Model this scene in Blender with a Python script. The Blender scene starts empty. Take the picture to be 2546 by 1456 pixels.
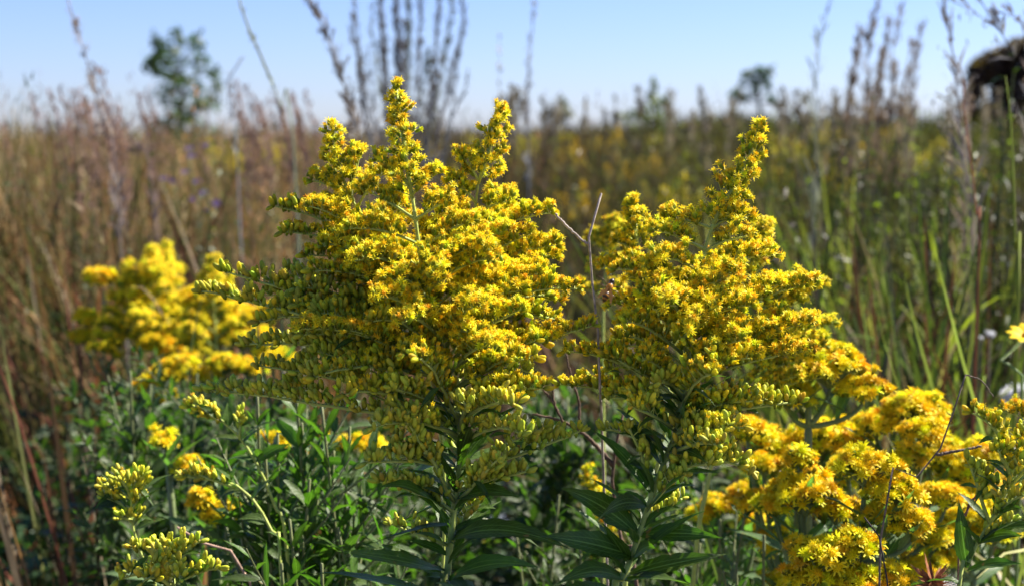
import bpy, math
import numpy as np
from mathutils import Vector

# ---------------------------------------------------------------- camera
sc = bpy.context.scene
CH = 0.90
PITCH = math.atan((728 - 335) / 3792.0)
cam_d = bpy.data.cameras.new('camera')
cam = bpy.data.objects.new('camera', cam_d)
sc.collection.objects.link(cam)
cam.location = (0, 0, CH)
cam.rotation_euler = (math.pi / 2 - PITCH, 0, 0)
cam_d.sensor_width = 23.5
cam_d.lens = 35.0
cam_d.clip_start = 0.02
cam_d.clip_end = 5000
cam_d.dof.use_dof = True
cam_d.dof.focus_distance = 0.75
cam_d.dof.aperture_fstop = 6.6
cam_d.dof.aperture_blades = 7
sc.camera = cam
# ---------------------------------------------------------------- world + sun
SUN_AZ, SUN_EL = math.radians(66), math.radians(46)
w = bpy.data.worlds.new('World'); sc.world = w; w.use_nodes = True
nt = w.node_tree
bg = nt.nodes['Background']
sky = nt.nodes.new('ShaderNodeTexSky')
sky.sky_type = 'NISHITA'; sky.sun_disc = False
sky.sun_elevation = SUN_EL; sky.sun_rotation = SUN_AZ
sky.air_density = 1.0; sky.dust_density = 0.45; sky.ozone_density = 2.5; sky.altitude = 600
tin = nt.nodes.new('ShaderNodeVectorMath'); tin.operation = 'MULTIPLY'; tin.inputs[1].default_value = (.74, .82, 1.22)   # the camera's white balance
nt.links.new(sky.outputs[0], tin.inputs[0]); nt.links.new(tin.outputs[0], bg.inputs[0])
bg.inputs[1].default_value = 0.051
sd = bpy.data.lights.new('sun', 'SUN'); sd.energy = 5.0; sd.angle = math.radians(0.5)
sd.color = (1.0, 0.93, 0.80)
sun = bpy.data.objects.new('sun', sd); sc.collection.objects.link(sun)
sdir = Vector((math.sin(SUN_AZ) * math.cos(SUN_EL), math.cos(SUN_AZ) * math.cos(SUN_EL), math.sin(SUN_EL)))
sun.rotation_euler = sdir.to_track_quat('Z', 'Y').to_euler()
sun.location = (3, 2, 4)
sc.view_settings.view_transform = 'Standard'
sc.view_settings.look = 'None'
sc.view_settings.exposure = 1.56
sc.view_settings.gamma = 1.0
sc.cycles.max_bounces = 7
sc.cycles.transmission_bounces = 5
sc.cycles.diffuse_bounces = 4

# ---------------------------------------------------------------- helpers
C = sc.collection
UP = np.array([0, 0, 1.0])
cp, sp = math.cos(PITCH), math.sin(PITCH)
def P(u, v, d=0.75):
    """a point at pixel (u, v) of the 2546 px wide photograph, d metres in front of the camera"""
    x = (u - 1273) / 3792.0 * d; z = -(v - 728) / 3792.0 * d
    return np.array([x, d * cp + z * sp, CH - d * sp + z * cp])
def R_(seed): return np.random.default_rng(seed)
def nrm(a):
    a = np.asarray(a, float); n = np.linalg.norm(a, axis=-1, keepdims=True)
    return a / np.maximum(n, 1e-9)
def gz(x, y):
    x = np.asarray(x, float); y = np.asarray(y, float)
    r = np.clip((x / np.maximum(y, .5) + 0.03) / 0.22, 0, 1); r = r * r * (3 - 2 * r)
    yy = np.clip(y - 3, 0, 62)
    return (0.006 + 0.011 * r) * yy - 0.01 * np.clip(y - 70, 0, 4000) * 0.4 + 0.015 * np.sin(x * 2.1) * np.sin(y * 1.7)

class Geo:
    def __init__(s): s.v = []; s.f = []; s.c = []; s.u = []; s.n = 0; s.uv = False
    def add(s, v, f, c, uv=None):
        v = np.asarray(v, float).reshape(-1, 3); f = np.asarray(f, int).reshape(-1, 3)
        c = np.asarray(c, float)
        if c.ndim == 1: c = np.tile(c, (len(v), 1))
        s.v.append(v); s.f.append(f + s.n); s.c.append(c); s.n += len(v)
        if uv is None: uv = np.zeros((len(v), 2))
        else: s.uv = True
        s.u.append(uv)
    def build(s, name, mat, parent=None, origin=None):
        v = np.concatenate(s.v); f = np.concatenate(s.f); c = np.concatenate(s.c)
        if parent is not None and origin is None: origin = wloc(parent)
        if origin is None: origin = np.zeros(3)
        me = bpy.data.meshes.new(name)
        me.vertices.add(len(v)); me.vertices.foreach_set('co', (v - origin).astype(np.float32).ravel())
        nf = len(f)
        me.loops.add(nf * 3); me.loops.foreach_set('vertex_index', f.astype(np.int32).ravel())
        me.polygons.add(nf)
        me.polygons.foreach_set('loop_start', np.arange(0, nf * 3, 3, dtype=np.int32))
        me.polygons.foreach_set('loop_total', np.full(nf, 3, dtype=np.int32))
        me.update(calc_edges=True)
        me.polygons.foreach_set('use_smooth', np.ones(nf, dtype=bool))
        a = me.color_attributes.new('tint', 'FLOAT_COLOR', 'POINT')
        a.data.foreach_set('color', np.concatenate([np.clip(c, 0, 1), np.ones((len(c), 1))], 1).astype(np.float32).ravel())
        if s.uv:
            ul = me.uv_layers.new(name='UVMap')
            ul.data.foreach_set('uv', np.concatenate(s.u)[f.ravel()].astype(np.float32).ravel())
        me.validate()
        me.materials.append(mat)
        o = bpy.data.objects.new(name, me); C.objects.link(o)
        if parent is not None:
            o.parent = parent
            o.location = origin - wloc(parent)
        else: o.location = origin
        return o
WL = {}
def wloc(o):
    p = np.array(o.location)
    while o.parent is not None:
        o = o.parent; p = p + np.array(o.location)
    return p
def thing(name, label, cat, loc, group=None):
    o = bpy.data.objects.new(name, None); C.objects.link(o)
    o.location = tuple(float(q) for q in loc); o.empty_display_size = 0.02
    o['label'] = label; o['category'] = cat
    if group: o['group'] = group
    return o
def tag(o, label=None, cat=None, group=None, kind=None):
    if label: o['label'] = label
    if cat: o['category'] = cat
    if group: o['group'] = group
    if kind: o['kind'] = kind
    return o
def copy_thing(o, loc, rz, label=None, s=1.0):
    r = o.copy(); C.objects.link(r); r.location = loc; r.rotation_euler = (0, 0, rz); r.scale = (s, s, s)
    if label: r['label'] = label
    for ch in list(o.children):
        c = ch.copy(); C.objects.link(c); c.parent = r
        for g in list(ch.children):
            d = g.copy(); C.objects.link(d); d.parent = c
    return r

def basis(ax, spin):
    """rotation matrices (N,3,3) that take +Z to ax, spun by spin"""
    ax = nrm(ax); ref = np.where(np.abs(ax[:, 2:3]) < .9, np.array([[0, 0, 1.]]), np.array([[1., 0, 0]]))
    x = nrm(np.cross(ref, ax)); y = np.cross(ax, x)
    cs, sn = np.cos(spin)[:, None], np.sin(spin)[:, None]
    x2 = x * cs + y * sn; y2 = -x * sn + y * cs
    return np.stack([x2, y2, ax], axis=2)
def inst(g, T, pos, R, S, tint=None):
    V, F, Cc = T
    pos = np.asarray(pos); N = len(pos)
    if N == 0: return
    S = np.asarray(S, float)
    if S.ndim == 0: S = np.full(N, float(S))
    vv = np.einsum('nij,mj->nmi', R, V) * S[:, None, None] + pos[:, None, :]
    ff = F[None] + (np.arange(N) * len(V))[:, None, None]
    cc = np.tile(Cc[None], (N, 1, 1))
    if tint is not None: cc = cc * tint[:, None, :]
    g.add(vv.reshape(-1, 3), ff.reshape(-1, 3), cc.reshape(-1, 3))
def bez(p0, p1, p2, n):
    t = np.linspace(0, 1, n)[:, None]
    return (1 - t) ** 2 * p0 + 2 * t * (1 - t) * p1 + t * t * p2
def smooth_path(pts, n):
    """Catmull-Rom through pts"""
    pts = np.asarray(pts, float); m = len(pts)
    q = np.vstack([2 * pts[0] - pts[1], pts, 2 * pts[-1] - pts[-2]])
    d = np.r_[0, np.cumsum(np.linalg.norm(np.diff(pts, axis=0), axis=1))]
    out = []
    for s in np.linspace(0, d[-1], n):
        i = min(np.searchsorted(d, s, side='right') - 1, m - 2); t = (s - d[i]) / max(d[i + 1] - d[i], 1e-9)
        a, b, c, e = q[i], q[i + 1], q[i + 2], q[i + 3]
        out.append(.5 * ((2 * b) + (c - a) * t + (2 * a - 5 * b + 4 * c - e) * t * t + (3 * b - a - 3 * c + e) * t ** 3))
    return np.array(out)
def tube(g, pts, rad, sides=6, col=(.2, .3, .06), col2=None, cap=True):
    pts = np.asarray(pts, float); n = len(pts)
    rad = np.asarray(rad, float)
    if rad.ndim == 0: rad = np.full(n, float(rad))
    if len(rad) != n: rad = np.interp(np.linspace(0, 1, n), np.linspace(0, 1, len(rad)), rad)
    T = nrm(np.gradient(pts, axis=0))
    x = np.cross(T[0], [0.13, 1, 0.2]); x = x / np.linalg.norm(x)
    ang = np.linspace(0, 2 * np.pi, sides, endpoint=False)
    rings = []
    for i in range(n):
        x = x - T[i] * x.dot(T[i]); x = x / max(np.linalg.norm(x), 1e-9); y = np.cross(T[i], x)
        rings.append(pts[i] + rad[i] * (np.cos(ang)[:, None] * x + np.sin(ang)[:, None] * y))
    V = np.concatenate(rings)
    i = np.arange(n - 1)[:, None] * sides; j = np.arange(sides)[None]; k = (j + 1) % sides
    a, b, c, d = i + j, i + k, i + sides + k, i + sides + j
    F = np.concatenate([np.stack([a, b, c], -1).reshape(-1, 3), np.stack([a, c, d], -1).reshape(-1, 3)])
    if cap:
        V = np.vstack([V, pts[-1] + T[-1] * rad[-1] * .6, pts[0]])
        e = (n - 1) * sides
        F = np.vstack([F, [[e + q, e + (q + 1) % sides, n * sides] for q in range(sides)], [[(q + 1) % sides, q, n * sides + 1] for q in range(sides)]])
    col = np.asarray(col, float)
    if col2 is not None:
        tt = np.repeat(np.linspace(0, 1, n), sides)[:, None]; cc = col * (1 - tt) + np.asarray(col2) * tt
        if cap: cc = np.vstack([cc, cc[-1:], cc[:1]])
    else: cc = np.tile(col, (len(V), 1))
    g.add(V, F, cc)
def hairs(g, pts, rad, n, ln, rng, col=(.6, .66, .4)):
    """short hairs standing off a stem"""
    pts = np.asarray(pts); k = rng.integers(0, len(pts) - 1, n); t = rng.random(n)[:, None]
    p = pts[k] * (1 - t) + pts[k + 1] * t; T = nrm(pts[k + 1] - pts[k])
    d = nrm(np.cross(T, rng.normal(size=(n, 3)))); r = np.interp(k / len(pts), np.linspace(0, 1, len(rad)), rad)[:, None]
    b = p + d * r * .95; s = T * .00006; tip = b + (d + T * .5) * ln * (.5 + rng.random((n, 1)))
    V = np.stack([b - s, b + s, tip], 1).reshape(-1, 3)
    g.add(V, np.arange(3 * n).reshape(-1, 3), col)

# ---------------------------------------------------------------- materials
def plantmat(name, rough=.5, trans=.3, spec=.35, tcol=(1, 1, 1), var=.25, vscale=60., sheen=0, bump=0, veins=False, tsat=1.15):
    m = bpy.data.materials.new(name); m.use_nodes = True
    n = m.node_tree.nodes; l = m.node_tree.links
    pb = n['Principled BSDF']; out = n['Material Output']
    at = n.new('ShaderNodeAttribute'); at.attribute_name = 'tint'
    tc = n.new('ShaderNodeTexCoord')
    ns = n.new('ShaderNodeTexNoise'); ns.inputs['Scale'].default_value = vscale; ns.inputs['Detail'].default_value = 4
    l.new(tc.outputs['Object'], ns.inputs['Vector'])
    mr = n.new('ShaderNodeMapRange'); mr.inputs['From Min'].default_value = .3; mr.inputs['From Max'].default_value = .7
    mr.inputs['To Min'].default_value = 1 - var; mr.inputs['To Max'].default_value = 1 + var
    l.new(ns.outputs['Fac'], mr.inputs['Value'])
    vm = n.new('ShaderNodeVectorMath'); vm.operation = 'SCALE'
    l.new(at.outputs['Color'], vm.inputs[0]); l.new(mr.outputs[0], vm.inputs['Scale'])
    col = vm.outputs[0]
    if veins:
        uv = n.new('ShaderNodeUVMap'); sx = n.new('ShaderNodeSeparateXYZ'); l.new(uv.outputs[0], sx.inputs[0])
        def M(op, a, b=None, c=None):
            q = n.new('ShaderNodeMath'); q.operation = op
            for i, z in enumerate((a, b, c)):
                if z is None: continue
                if isinstance(z, (int, float)): q.inputs[i].default_value = z
                else: l.new(z, q.inputs[i])
            return q.outputs[0]
        a = M('ABSOLUTE', M('MULTIPLY', M('SUBTRACT', sx.outputs[0], .5), 2.))
        mid = M('LESS_THAN', a, .06)
        sv = M('LESS_THAN', M('ABSOLUTE', M('SUBTRACT', a, .42)), .035)
        cr = M('LESS_THAN', M('FRACT', M('SUBTRACT', M('MULTIPLY', sx.outputs[1], 15.), M('MULTIPLY', a, 3.))), .10)
        vv = M('MAXIMUM', M('MAXIMUM', M('MULTIPLY', mid, 1.), M('MULTIPLY', sv, .55)), M('MULTIPLY', cr, .35))
        mx = n.new('ShaderNodeMix'); mx.data_type = 'RGBA'; mx.inputs[7].default_value = (.16, .24, .07, 1)
        l.new(M('MULTIPLY', vv, .6), mx.inputs[0]); l.new(col, mx.inputs[6]); col = mx.outputs[2]
        ng = n.new('ShaderNodeTexNoise'); ng.inputs['Scale'].default_value = 130; ng.inputs['Detail'].default_value = 3; l.new(tc.outputs['Object'], ng.inputs['Vector'])
        m3 = n.new('ShaderNodeMix'); m3.data_type = 'RGBA'; m3.inputs[7].default_value = (.16, .10, .035, 1)
        l.new(M('GREATER_THAN', ng.outputs['Fac'], .70), m3.inputs[0]); l.new(col, m3.inputs[6]); col = m3.outputs[2]
        bp = n.new('ShaderNodeBump'); bp.inputs['Strength'].default_value = .5; bp.inputs['Distance'].default_value = .0006
        n2 = n.new('ShaderNodeTexNoise'); n2.inputs['Scale'].default_value = 900; l.new(tc.outputs['Object'], n2.inputs['Vector'])
        l.new(M('SUBTRACT', n2.outputs['Fac'], vv), bp.inputs['Height']); l.new(bp.outputs[0], pb.inputs['Normal'])
    elif bump:
        bp = n.new('ShaderNodeBump'); bp.inputs['Strength'].default_value = bump; bp.inputs['Distance'].default_value = .001
        l.new(ns.outputs['Fac'], bp.inputs['Height']); l.new(bp.outputs[0], pb.inputs['Normal'])
    l.new(col, pb.inputs['Base Color'])
    pb.inputs['Roughness'].default_value = rough
    pb.inputs['Specular IOR Level'].default_value = spec
    if sheen:
        pb.inputs['Sheen Weight'].default_value = sheen; pb.inputs['Sheen Roughness'].default_value = .4
    if trans > 0:
        tr = n.new('ShaderNodeBsdfTranslucent'); t2 = n.new('ShaderNodeVectorMath'); t2.operation = 'MULTIPLY'
        l.new(col, t2.inputs[0]); t2.inputs[1].default_value = tuple(q * tsat for q in tcol); l.new(t2.outputs[0], tr.inputs[0])
        ms = n.new('ShaderNodeMixShader'); ms.inputs[0].default_value = trans
        l.new(pb.outputs[0], ms.inputs[1]); l.new(tr.outputs[0], ms.inputs[2]); l.new(ms.outputs[0], out.inputs['Surface'])
    return m
M_pet = plantmat('goldenrod_floret', .55, .38, .2, (1.0, 1.0, .8), .12, 400, tsat=1.05)
M_bud = plantmat('goldenrod_bud', .5, .14, .25, (1.1, 1.05, .7), .12, 400)
M_stem = plantmat('green_stem', .55, .0, .3, var=.2, vscale=250, bump=.15, sheen=.15)
M_leaf = plantmat('green_leaf', .46, .25, .32, (1.5, 2.2, .6), .22, 90, veins=True, sheen=.03, tsat=1.8)
M_fol = plantmat('background_foliage', .5, .28, .3, (1.5, 1.9, .6), .3, 40, tsat=1.5)
M_grass = plantmat('dry_grass', .7, .26, .12, (1.25, 1.2, .9), .3, 25, tsat=1.3)
M_twig = plantmat('dead_twig', .8, 0, .15, var=.45, vscale=350, bump=.5)
M_bark = plantmat('bark', .9, 0, .1, var=.4, vscale=30, bump=.6)
M_fluff = plantmat('white_fluff', .7, .35, .1, var=.1, vscale=200)
M_bug = plantmat('insect_body', .35, 0, .5, var=.25, vscale=900)

# ---------------------------------------------------------------- floret templates (metres)
def T_make(parts):
    V = []; F = []; Cc = []; n = 0
    for v, f, c in parts:
        v = np.asarray(v, float); c = np.asarray(c, float)
        if c.ndim == 1: c = np.tile(c, (len(v), 1))
        V.append(v); F.append(np.asarray(f, int) + n); Cc.append(c); n += len(v)
    return np.concatenate(V), np.concatenate(F), np.concatenate(Cc)
def lathe(prof, cols, sides=6, z0=0., off=(0, 0), tilt=(0, 0)):
    ang = np.linspace(0, 2 * np.pi, sides, endpoint=False)
    V = []; c = []
    for (r, z), cc in zip(prof, cols):
        V.append(np.stack([np.cos(ang) * r + off[0] + tilt[0] * z, np.sin(ang) * r + off[1] + tilt[1] * z, np.full(sides, z + z0)], 1)); c.append(np.tile(cc, (sides, 1)))
    V = np.concatenate(V); c = np.concatenate(c); n = len(prof); F = []
    for i in range(n - 1):
        for j in range(sides):
            k = (j + 1) % sides; a, b, cc_, d = i * sides + j, i * sides + k, (i + 1) * sides + k, (i + 1) * sides + j
            F += [[a, b, cc_], [a, cc_, d]]
    return V, np.array(F), c
GRN = np.array([.22, .27, .018]); YG = np.array([.60, .60, .05]); YEL = np.array([.95, .79, .026]); ORG = np.array([.90, .69, .012]); BUD = np.array([.50, .52, .04])
def floret(rng, nray=9, rl=.0022, rw=.00042, open_=1.0, detail=True):
    parts = [lathe([(.0002, -.0004), (.0008, .0003), (.00095, .0015), (.00085, .0027)], [GRN * .8, GRN, GRN * 1.15, YG], 6)]
    parts.append(lathe([(.00085, .0027), (.0008, .0034), (.0001, .0038)], [YG * 1.1, ORG, ORG], 6))
    nd = 5 if detail else 0
    for i in range(nd):   # disc corollas
        a = i * 2 * np.pi / nd + rng.random(); r = .00045
        parts.append(lathe([(.0002, 0), (.00028, .0009), (.00002, .0014)], [ORG, ORG * np.array([1, 1.05, 1]), YEL], 4, .0032, (np.cos(a) * r, np.sin(a) * r), (np.cos(a) * .35, np.sin(a) * .35)))
    for i in range(nray):
        a = i * 2 * np.pi / nray + rng.normal() * .15; L = rl * (.75 + .5 * rng.random()); el = (.15 + .7 * rng.random()) if open_ > .8 else 1.2
        d = np.array([np.cos(a), np.sin(a), 0]); s = np.array([-np.sin(a), np.cos(a), 0]); z = np.array([0, 0, 1.])
        p0 = d * .0006 + z * .0027; p1 = p0 + (d * np.cos(el) + z * np.sin(el)) * L * .5; e2 = el - .7 * rng.random() * open_
        p2 = p1 + (d * np.cos(e2) + z * np.sin(e2)) * L * .5
        V = [p0 - s * rw * .3, p0 + s * rw * .3, p1 - s * rw * .5, p1 + s * rw * .5, p2 - s * rw * .28, p2 + s * rw * .28]
        parts.append((V, [[0, 1, 3], [0, 3, 2], [2, 3, 5], [2, 5, 4]], np.array([YEL * .95] * 2 + [YEL] * 2 + [YEL * 1.05] * 2)))
    return T_make(parts)
def bud(rng, yel=0.):
    tip = BUD * (1 - yel) + YEL * yel; s = .9 + .2 * rng.random()
    return T_make([lathe([(.0003, -.0003), (.0007 * s, .0004), (.0009 * s, .0014), (.00088 * s, .0028), (.0006, .0037), (.0001, .0041)],
                         [GRN * .8, GRN, BUD * .8 + GRN * .2, tip * .9, tip, tip * 1.1], 7)])
_r = R_(7)
TF = [floret(_r, int(_r.integers(7, 12))) for _ in range(8)]
TH = [floret(_r, 6, .0011, .0004, .3) for _ in range(4)]
TB = [bud(_r, 0.) for _ in range(4)]; TBY = [bud(_r, .6) for _ in range(4)]
TFL = [floret(_r, 6, .0022, .0006, 1, False) for _ in range(4)]     # lighter one for plants out of focus
def stiff_head(rng):
    """a larger flower head with many disc florets and broad rays"""
    parts = [lathe([(.0004, -.002), (.0016, 0), (.0022, .0025), (.0024, .0042)], [GRN * .7, GRN * .8, GRN, YG], 8),
             lathe([(.0024, .0042), (.0018, .0056), (.0001, .0062)], [ORG * [1, 1.05, 1], ORG * [1, 1.05, 1], ORG * [1, 1.02, 1]], 8)]
    for i in range(22):
        r = .0021 * math.sqrt((i + .5) / 22); a = i * 2.4
        lean = r / .0021 * .7
        parts.append(lathe([(.0002, 0), (.00034, .0017), (.00002, .0028 + .0008 * rng.random())], [ORG * [1, 1.04, 1], ORG * [1, 1.06, 1], YEL], 4, .0046, (np.cos(a) * r, np.sin(a) * r), (np.cos(a) * lean, np.sin(a) * lean)))
    for i in range(9):
        a = i * 2 * np.pi / 9 + rng.normal() * .15; L = .0042 * (.8 + .4 * rng.random()); el = .1 + .6 * rng.random(); rw = .0013
        d = np.array([np.cos(a), np.sin(a), 0]); s = np.array([-np.sin(a), np.cos(a), 0]); z = np.array([0, 0, 1.])
        p0 = d * .002 + z * .0042; p1 = p0 + (d * np.cos(el) + z * np.sin(el)) * L * .55; e2 = el - .6
        p2 = p1 + (d * np.cos(e2) + z * np.sin(e2)) * L * .45
        V = [p0 - s * rw * .25, p0 + s * rw * .25, p1 - s * rw * .5, p1 + s * rw * .5, p2 - s * rw * .25, p2 + s * rw * .25]
        parts.append((V, [[0, 1, 3], [0, 3, 2], [2, 3, 5], [2, 5, 4]], np.array([YEL * .9] * 2 + [YEL] * 4)))
    return T_make(parts)
TS = [stiff_head(_r) for _ in range(5)]

# ---------------------------------------------------------------- goldenrod
STEMC = np.array([.34, .40, .08])
def spray(plant, p0, p1, arch, stage, seed, sub=.007, t0=.22, radial=False, dens=1.0, fs=1.0, light=False, rad=.0009, mk_leaf=True):
    """one flowering branch: stalk, side stalks and the florets that stand on its upper side.
    stage = (base, tip): 0 buds, .5 yellow buds, 1 open"""
    rng = R_(seed); p0 = np.asarray(p0); p1 = np.asarray(p1); L = np.linalg.norm(p1 - p0)
    ctrl = p0 * .45 + p1 * .55 + UP * arch * L
    ctrl = ctrl + rng.normal(size=3) * np.array([.04, .06, .04]) * L
    n = max(8, int(L / .006)); pts = bez(p0, ctrl, p1, n) + np.cumsum(rng.normal(size=(n, 3)) * .00035, axis=0) * min(1, L * 20)
    T = nrm(np.gradient(pts, axis=0))
    rad = rad * (1.35 if stage[0] < .6 and rad > .0007 else 1); gs = Geo(); tube(gs, pts, [rad, rad * .35], 5, STEMC, STEMC * 1.15)
    ns = int(max(3, L * (1 - t0) / .00145 * dens)); ph = rng.random() * 6
    fp = []; fa = []; fst = []
    for i in range(ns):
        t = t0 + (1 - t0) * (i + rng.random() * .7) / ns; k = min(int(t * (n - 1)), n - 2); q = t * (n - 1) - k
        p = pts[k] * (1 - q) + pts[k + 1] * q; tg = T[k]
        if radial:
            d0 = nrm(np.cross(tg, rng.normal(size=3))); d = nrm(d0 + tg * .7 + UP * .3)
            sl = sub * (1.15 - .75 * t) * (.6 + .6 * rng.random())
        else:
            side = nrm(np.cross(tg, UP)) * (1 if i % 2 else -1) * (.25 + .9 * rng.random())
            u2 = nrm(UP - tg * tg.dot(UP) * .8 + 1e-6)
            d = nrm(u2 * (.6 + .6 * rng.random()) + side + tg * (.1 + .6 * rng.random()))
            env = min(1, .45 + 1.6 * (t - t0) / (1 - t0)) * (1.05 - .75 * t ** 2)
            sl = sub * env * (.45 + .8 * rng.random()) * (1 + .45 * math.sin(t * L * 420 + ph))
            if rng.random() < .06: continue
        e = p + d * sl
        tube(gs, [p, p + d * sl * .5 + rng.normal(size=3) * .0004, e], [.00035, .0002], 3, STEMC * 1.05, cap=False)
        nf = 2 + int(sl / .0022 * (.6 + .5 * rng.random()))
        for j in range(nf):
            s_ = 1 - (j / max(nf, 1)) * .8
            b = p + d * sl * s_ + rng.normal(size=3) * .0012 * (1 if j else .3)
            a = nrm(d * (.9 if radial else .5) + (UP * .25 if radial else UP * .55) + nrm(rng.normal(size=3)) * (.75 if j else .25) + tg * .15)
            fp.append(b); fa.append(a); fst.append(stage[0] * (1 - t) + stage[1] * t + rng.normal() * .13 + .08 * (j == 0))
    for j in range(3):
        fp.append(pts[-1]); fa.append(nrm(T[-1] + rng.normal(size=3) * .35)); fst.append(stage[1] - .1)
    st = gs.build('flower_branch', M_stem, plant)
    fp = np.array(fp); fa = np.array(fa); fst = np.array(fst); N = len(fp)
    R = basis(fa, rng.random(N) * 6.28); S = fs * (.85 + .3 * rng.random(N)); fp = fp - fa * .0004
    tint = 1 + rng.normal(size=(N, 3)) * np.array([.07, .09, .1])
    old = rng.random(N) < .05; tint[old] *= np.array([.8, .68, .8])
    kind = np.where(fst > .72, 3, np.where(fst > .5, 2, np.where(fst > .3, 1, 0)))
    S = S * np.where(kind < 2, rng.uniform(1.05, 1.45, N), 1.); keep = (kind >= 2) | (rng.random(N) < .62)
    g = Geo(); var = rng.integers(0, 4, N)
    for kd, TT in ((3, TFL if light else TF), (2, TH), (1, TBY), (0, TB)):
        for vv in range(len(TT)):
            m = keep & (kind == kd) & ((var if len(TT) == 4 else (np.arange(N) % 8)) == vv)
            if m.any(): inst(g, TT[vv], fp[m], R[m], S[m], tint[m])
    g.build('florets' if stage[0] > .4 else 'flower_buds', M_pet if stage[0] > .4 else M_bud, st)
    return st
def leaf_geo(g, p0, p1, arch, width, seed, roll=0., fold=.25, col=(.032, .062, .008), n=14, m=5, wave=.03):
    rng = R_(seed); p0 = np.asarray(p0, float); p1 = np.asarray(p1, float); L = np.linalg.norm(p1 - p0)
    ctrl = (p0 + p1) * .5 + UP * arch * L
    pts = bez(p0, ctrl, p1, n); T = nrm(np.gradient(pts, axis=0)); t = np.linspace(0, 1, n)
    prof = np.sin(np.pi * np.clip(t, 0, 1) ** .75) ** 1.15 * (1 - .3 * t); prof[0] = .12; prof[-1] = .02
    col = np.asarray(col); V = []; uv = []; cc = []
    tw = roll + rng.normal() * .5 * t; bend = rng.normal() * .10 * L
    ph = rng.random() * 6
    for i in range(n):
        s = np.cross(T[i], UP); s = s / max(np.linalg.norm(s), 1e-6); nn = np.cross(s, T[i])
        pts[i] = pts[i] + s * bend * t[i] ** 2
        s2 = s * math.cos(tw[i]) + nn * math.sin(tw[i]); n2 = np.cross(s2, T[i])
        for j in range(m):
            a = (j / (m - 1) - .5) * 2
            w_ = width * .5 * prof[i]
            if abs(a) == 1: w_ *= 1 + (.07 if i % 2 else -.05)
            z = fold * abs(a) * w_ + wave * width * math.sin(t[i] * 14 + ph + (1.5 if a > 0 else 0)) * a * a
            V.append(pts[i] + s2 * a * w_ + n2 * z); uv.append((a * .5 + .5, t[i])); cc.append(col * (1 + .1 * rng.normal()))
    F = []
    for i in range(n - 1):
        for j in range(m - 1):
            a = i * m + j; F += [[a, a + 1, a + m + 1], [a, a + m + 1, a + m]]
    g.add(V, F, cc, np.array(uv))
def leaf(plant, p0, p1, arch=.2, width=.011, seed=0, **k):
    g = Geo(); leaf_geo(g, p0, p1, arch, width, seed, **k); return g.build('leaf', M_leaf, plant)
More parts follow.
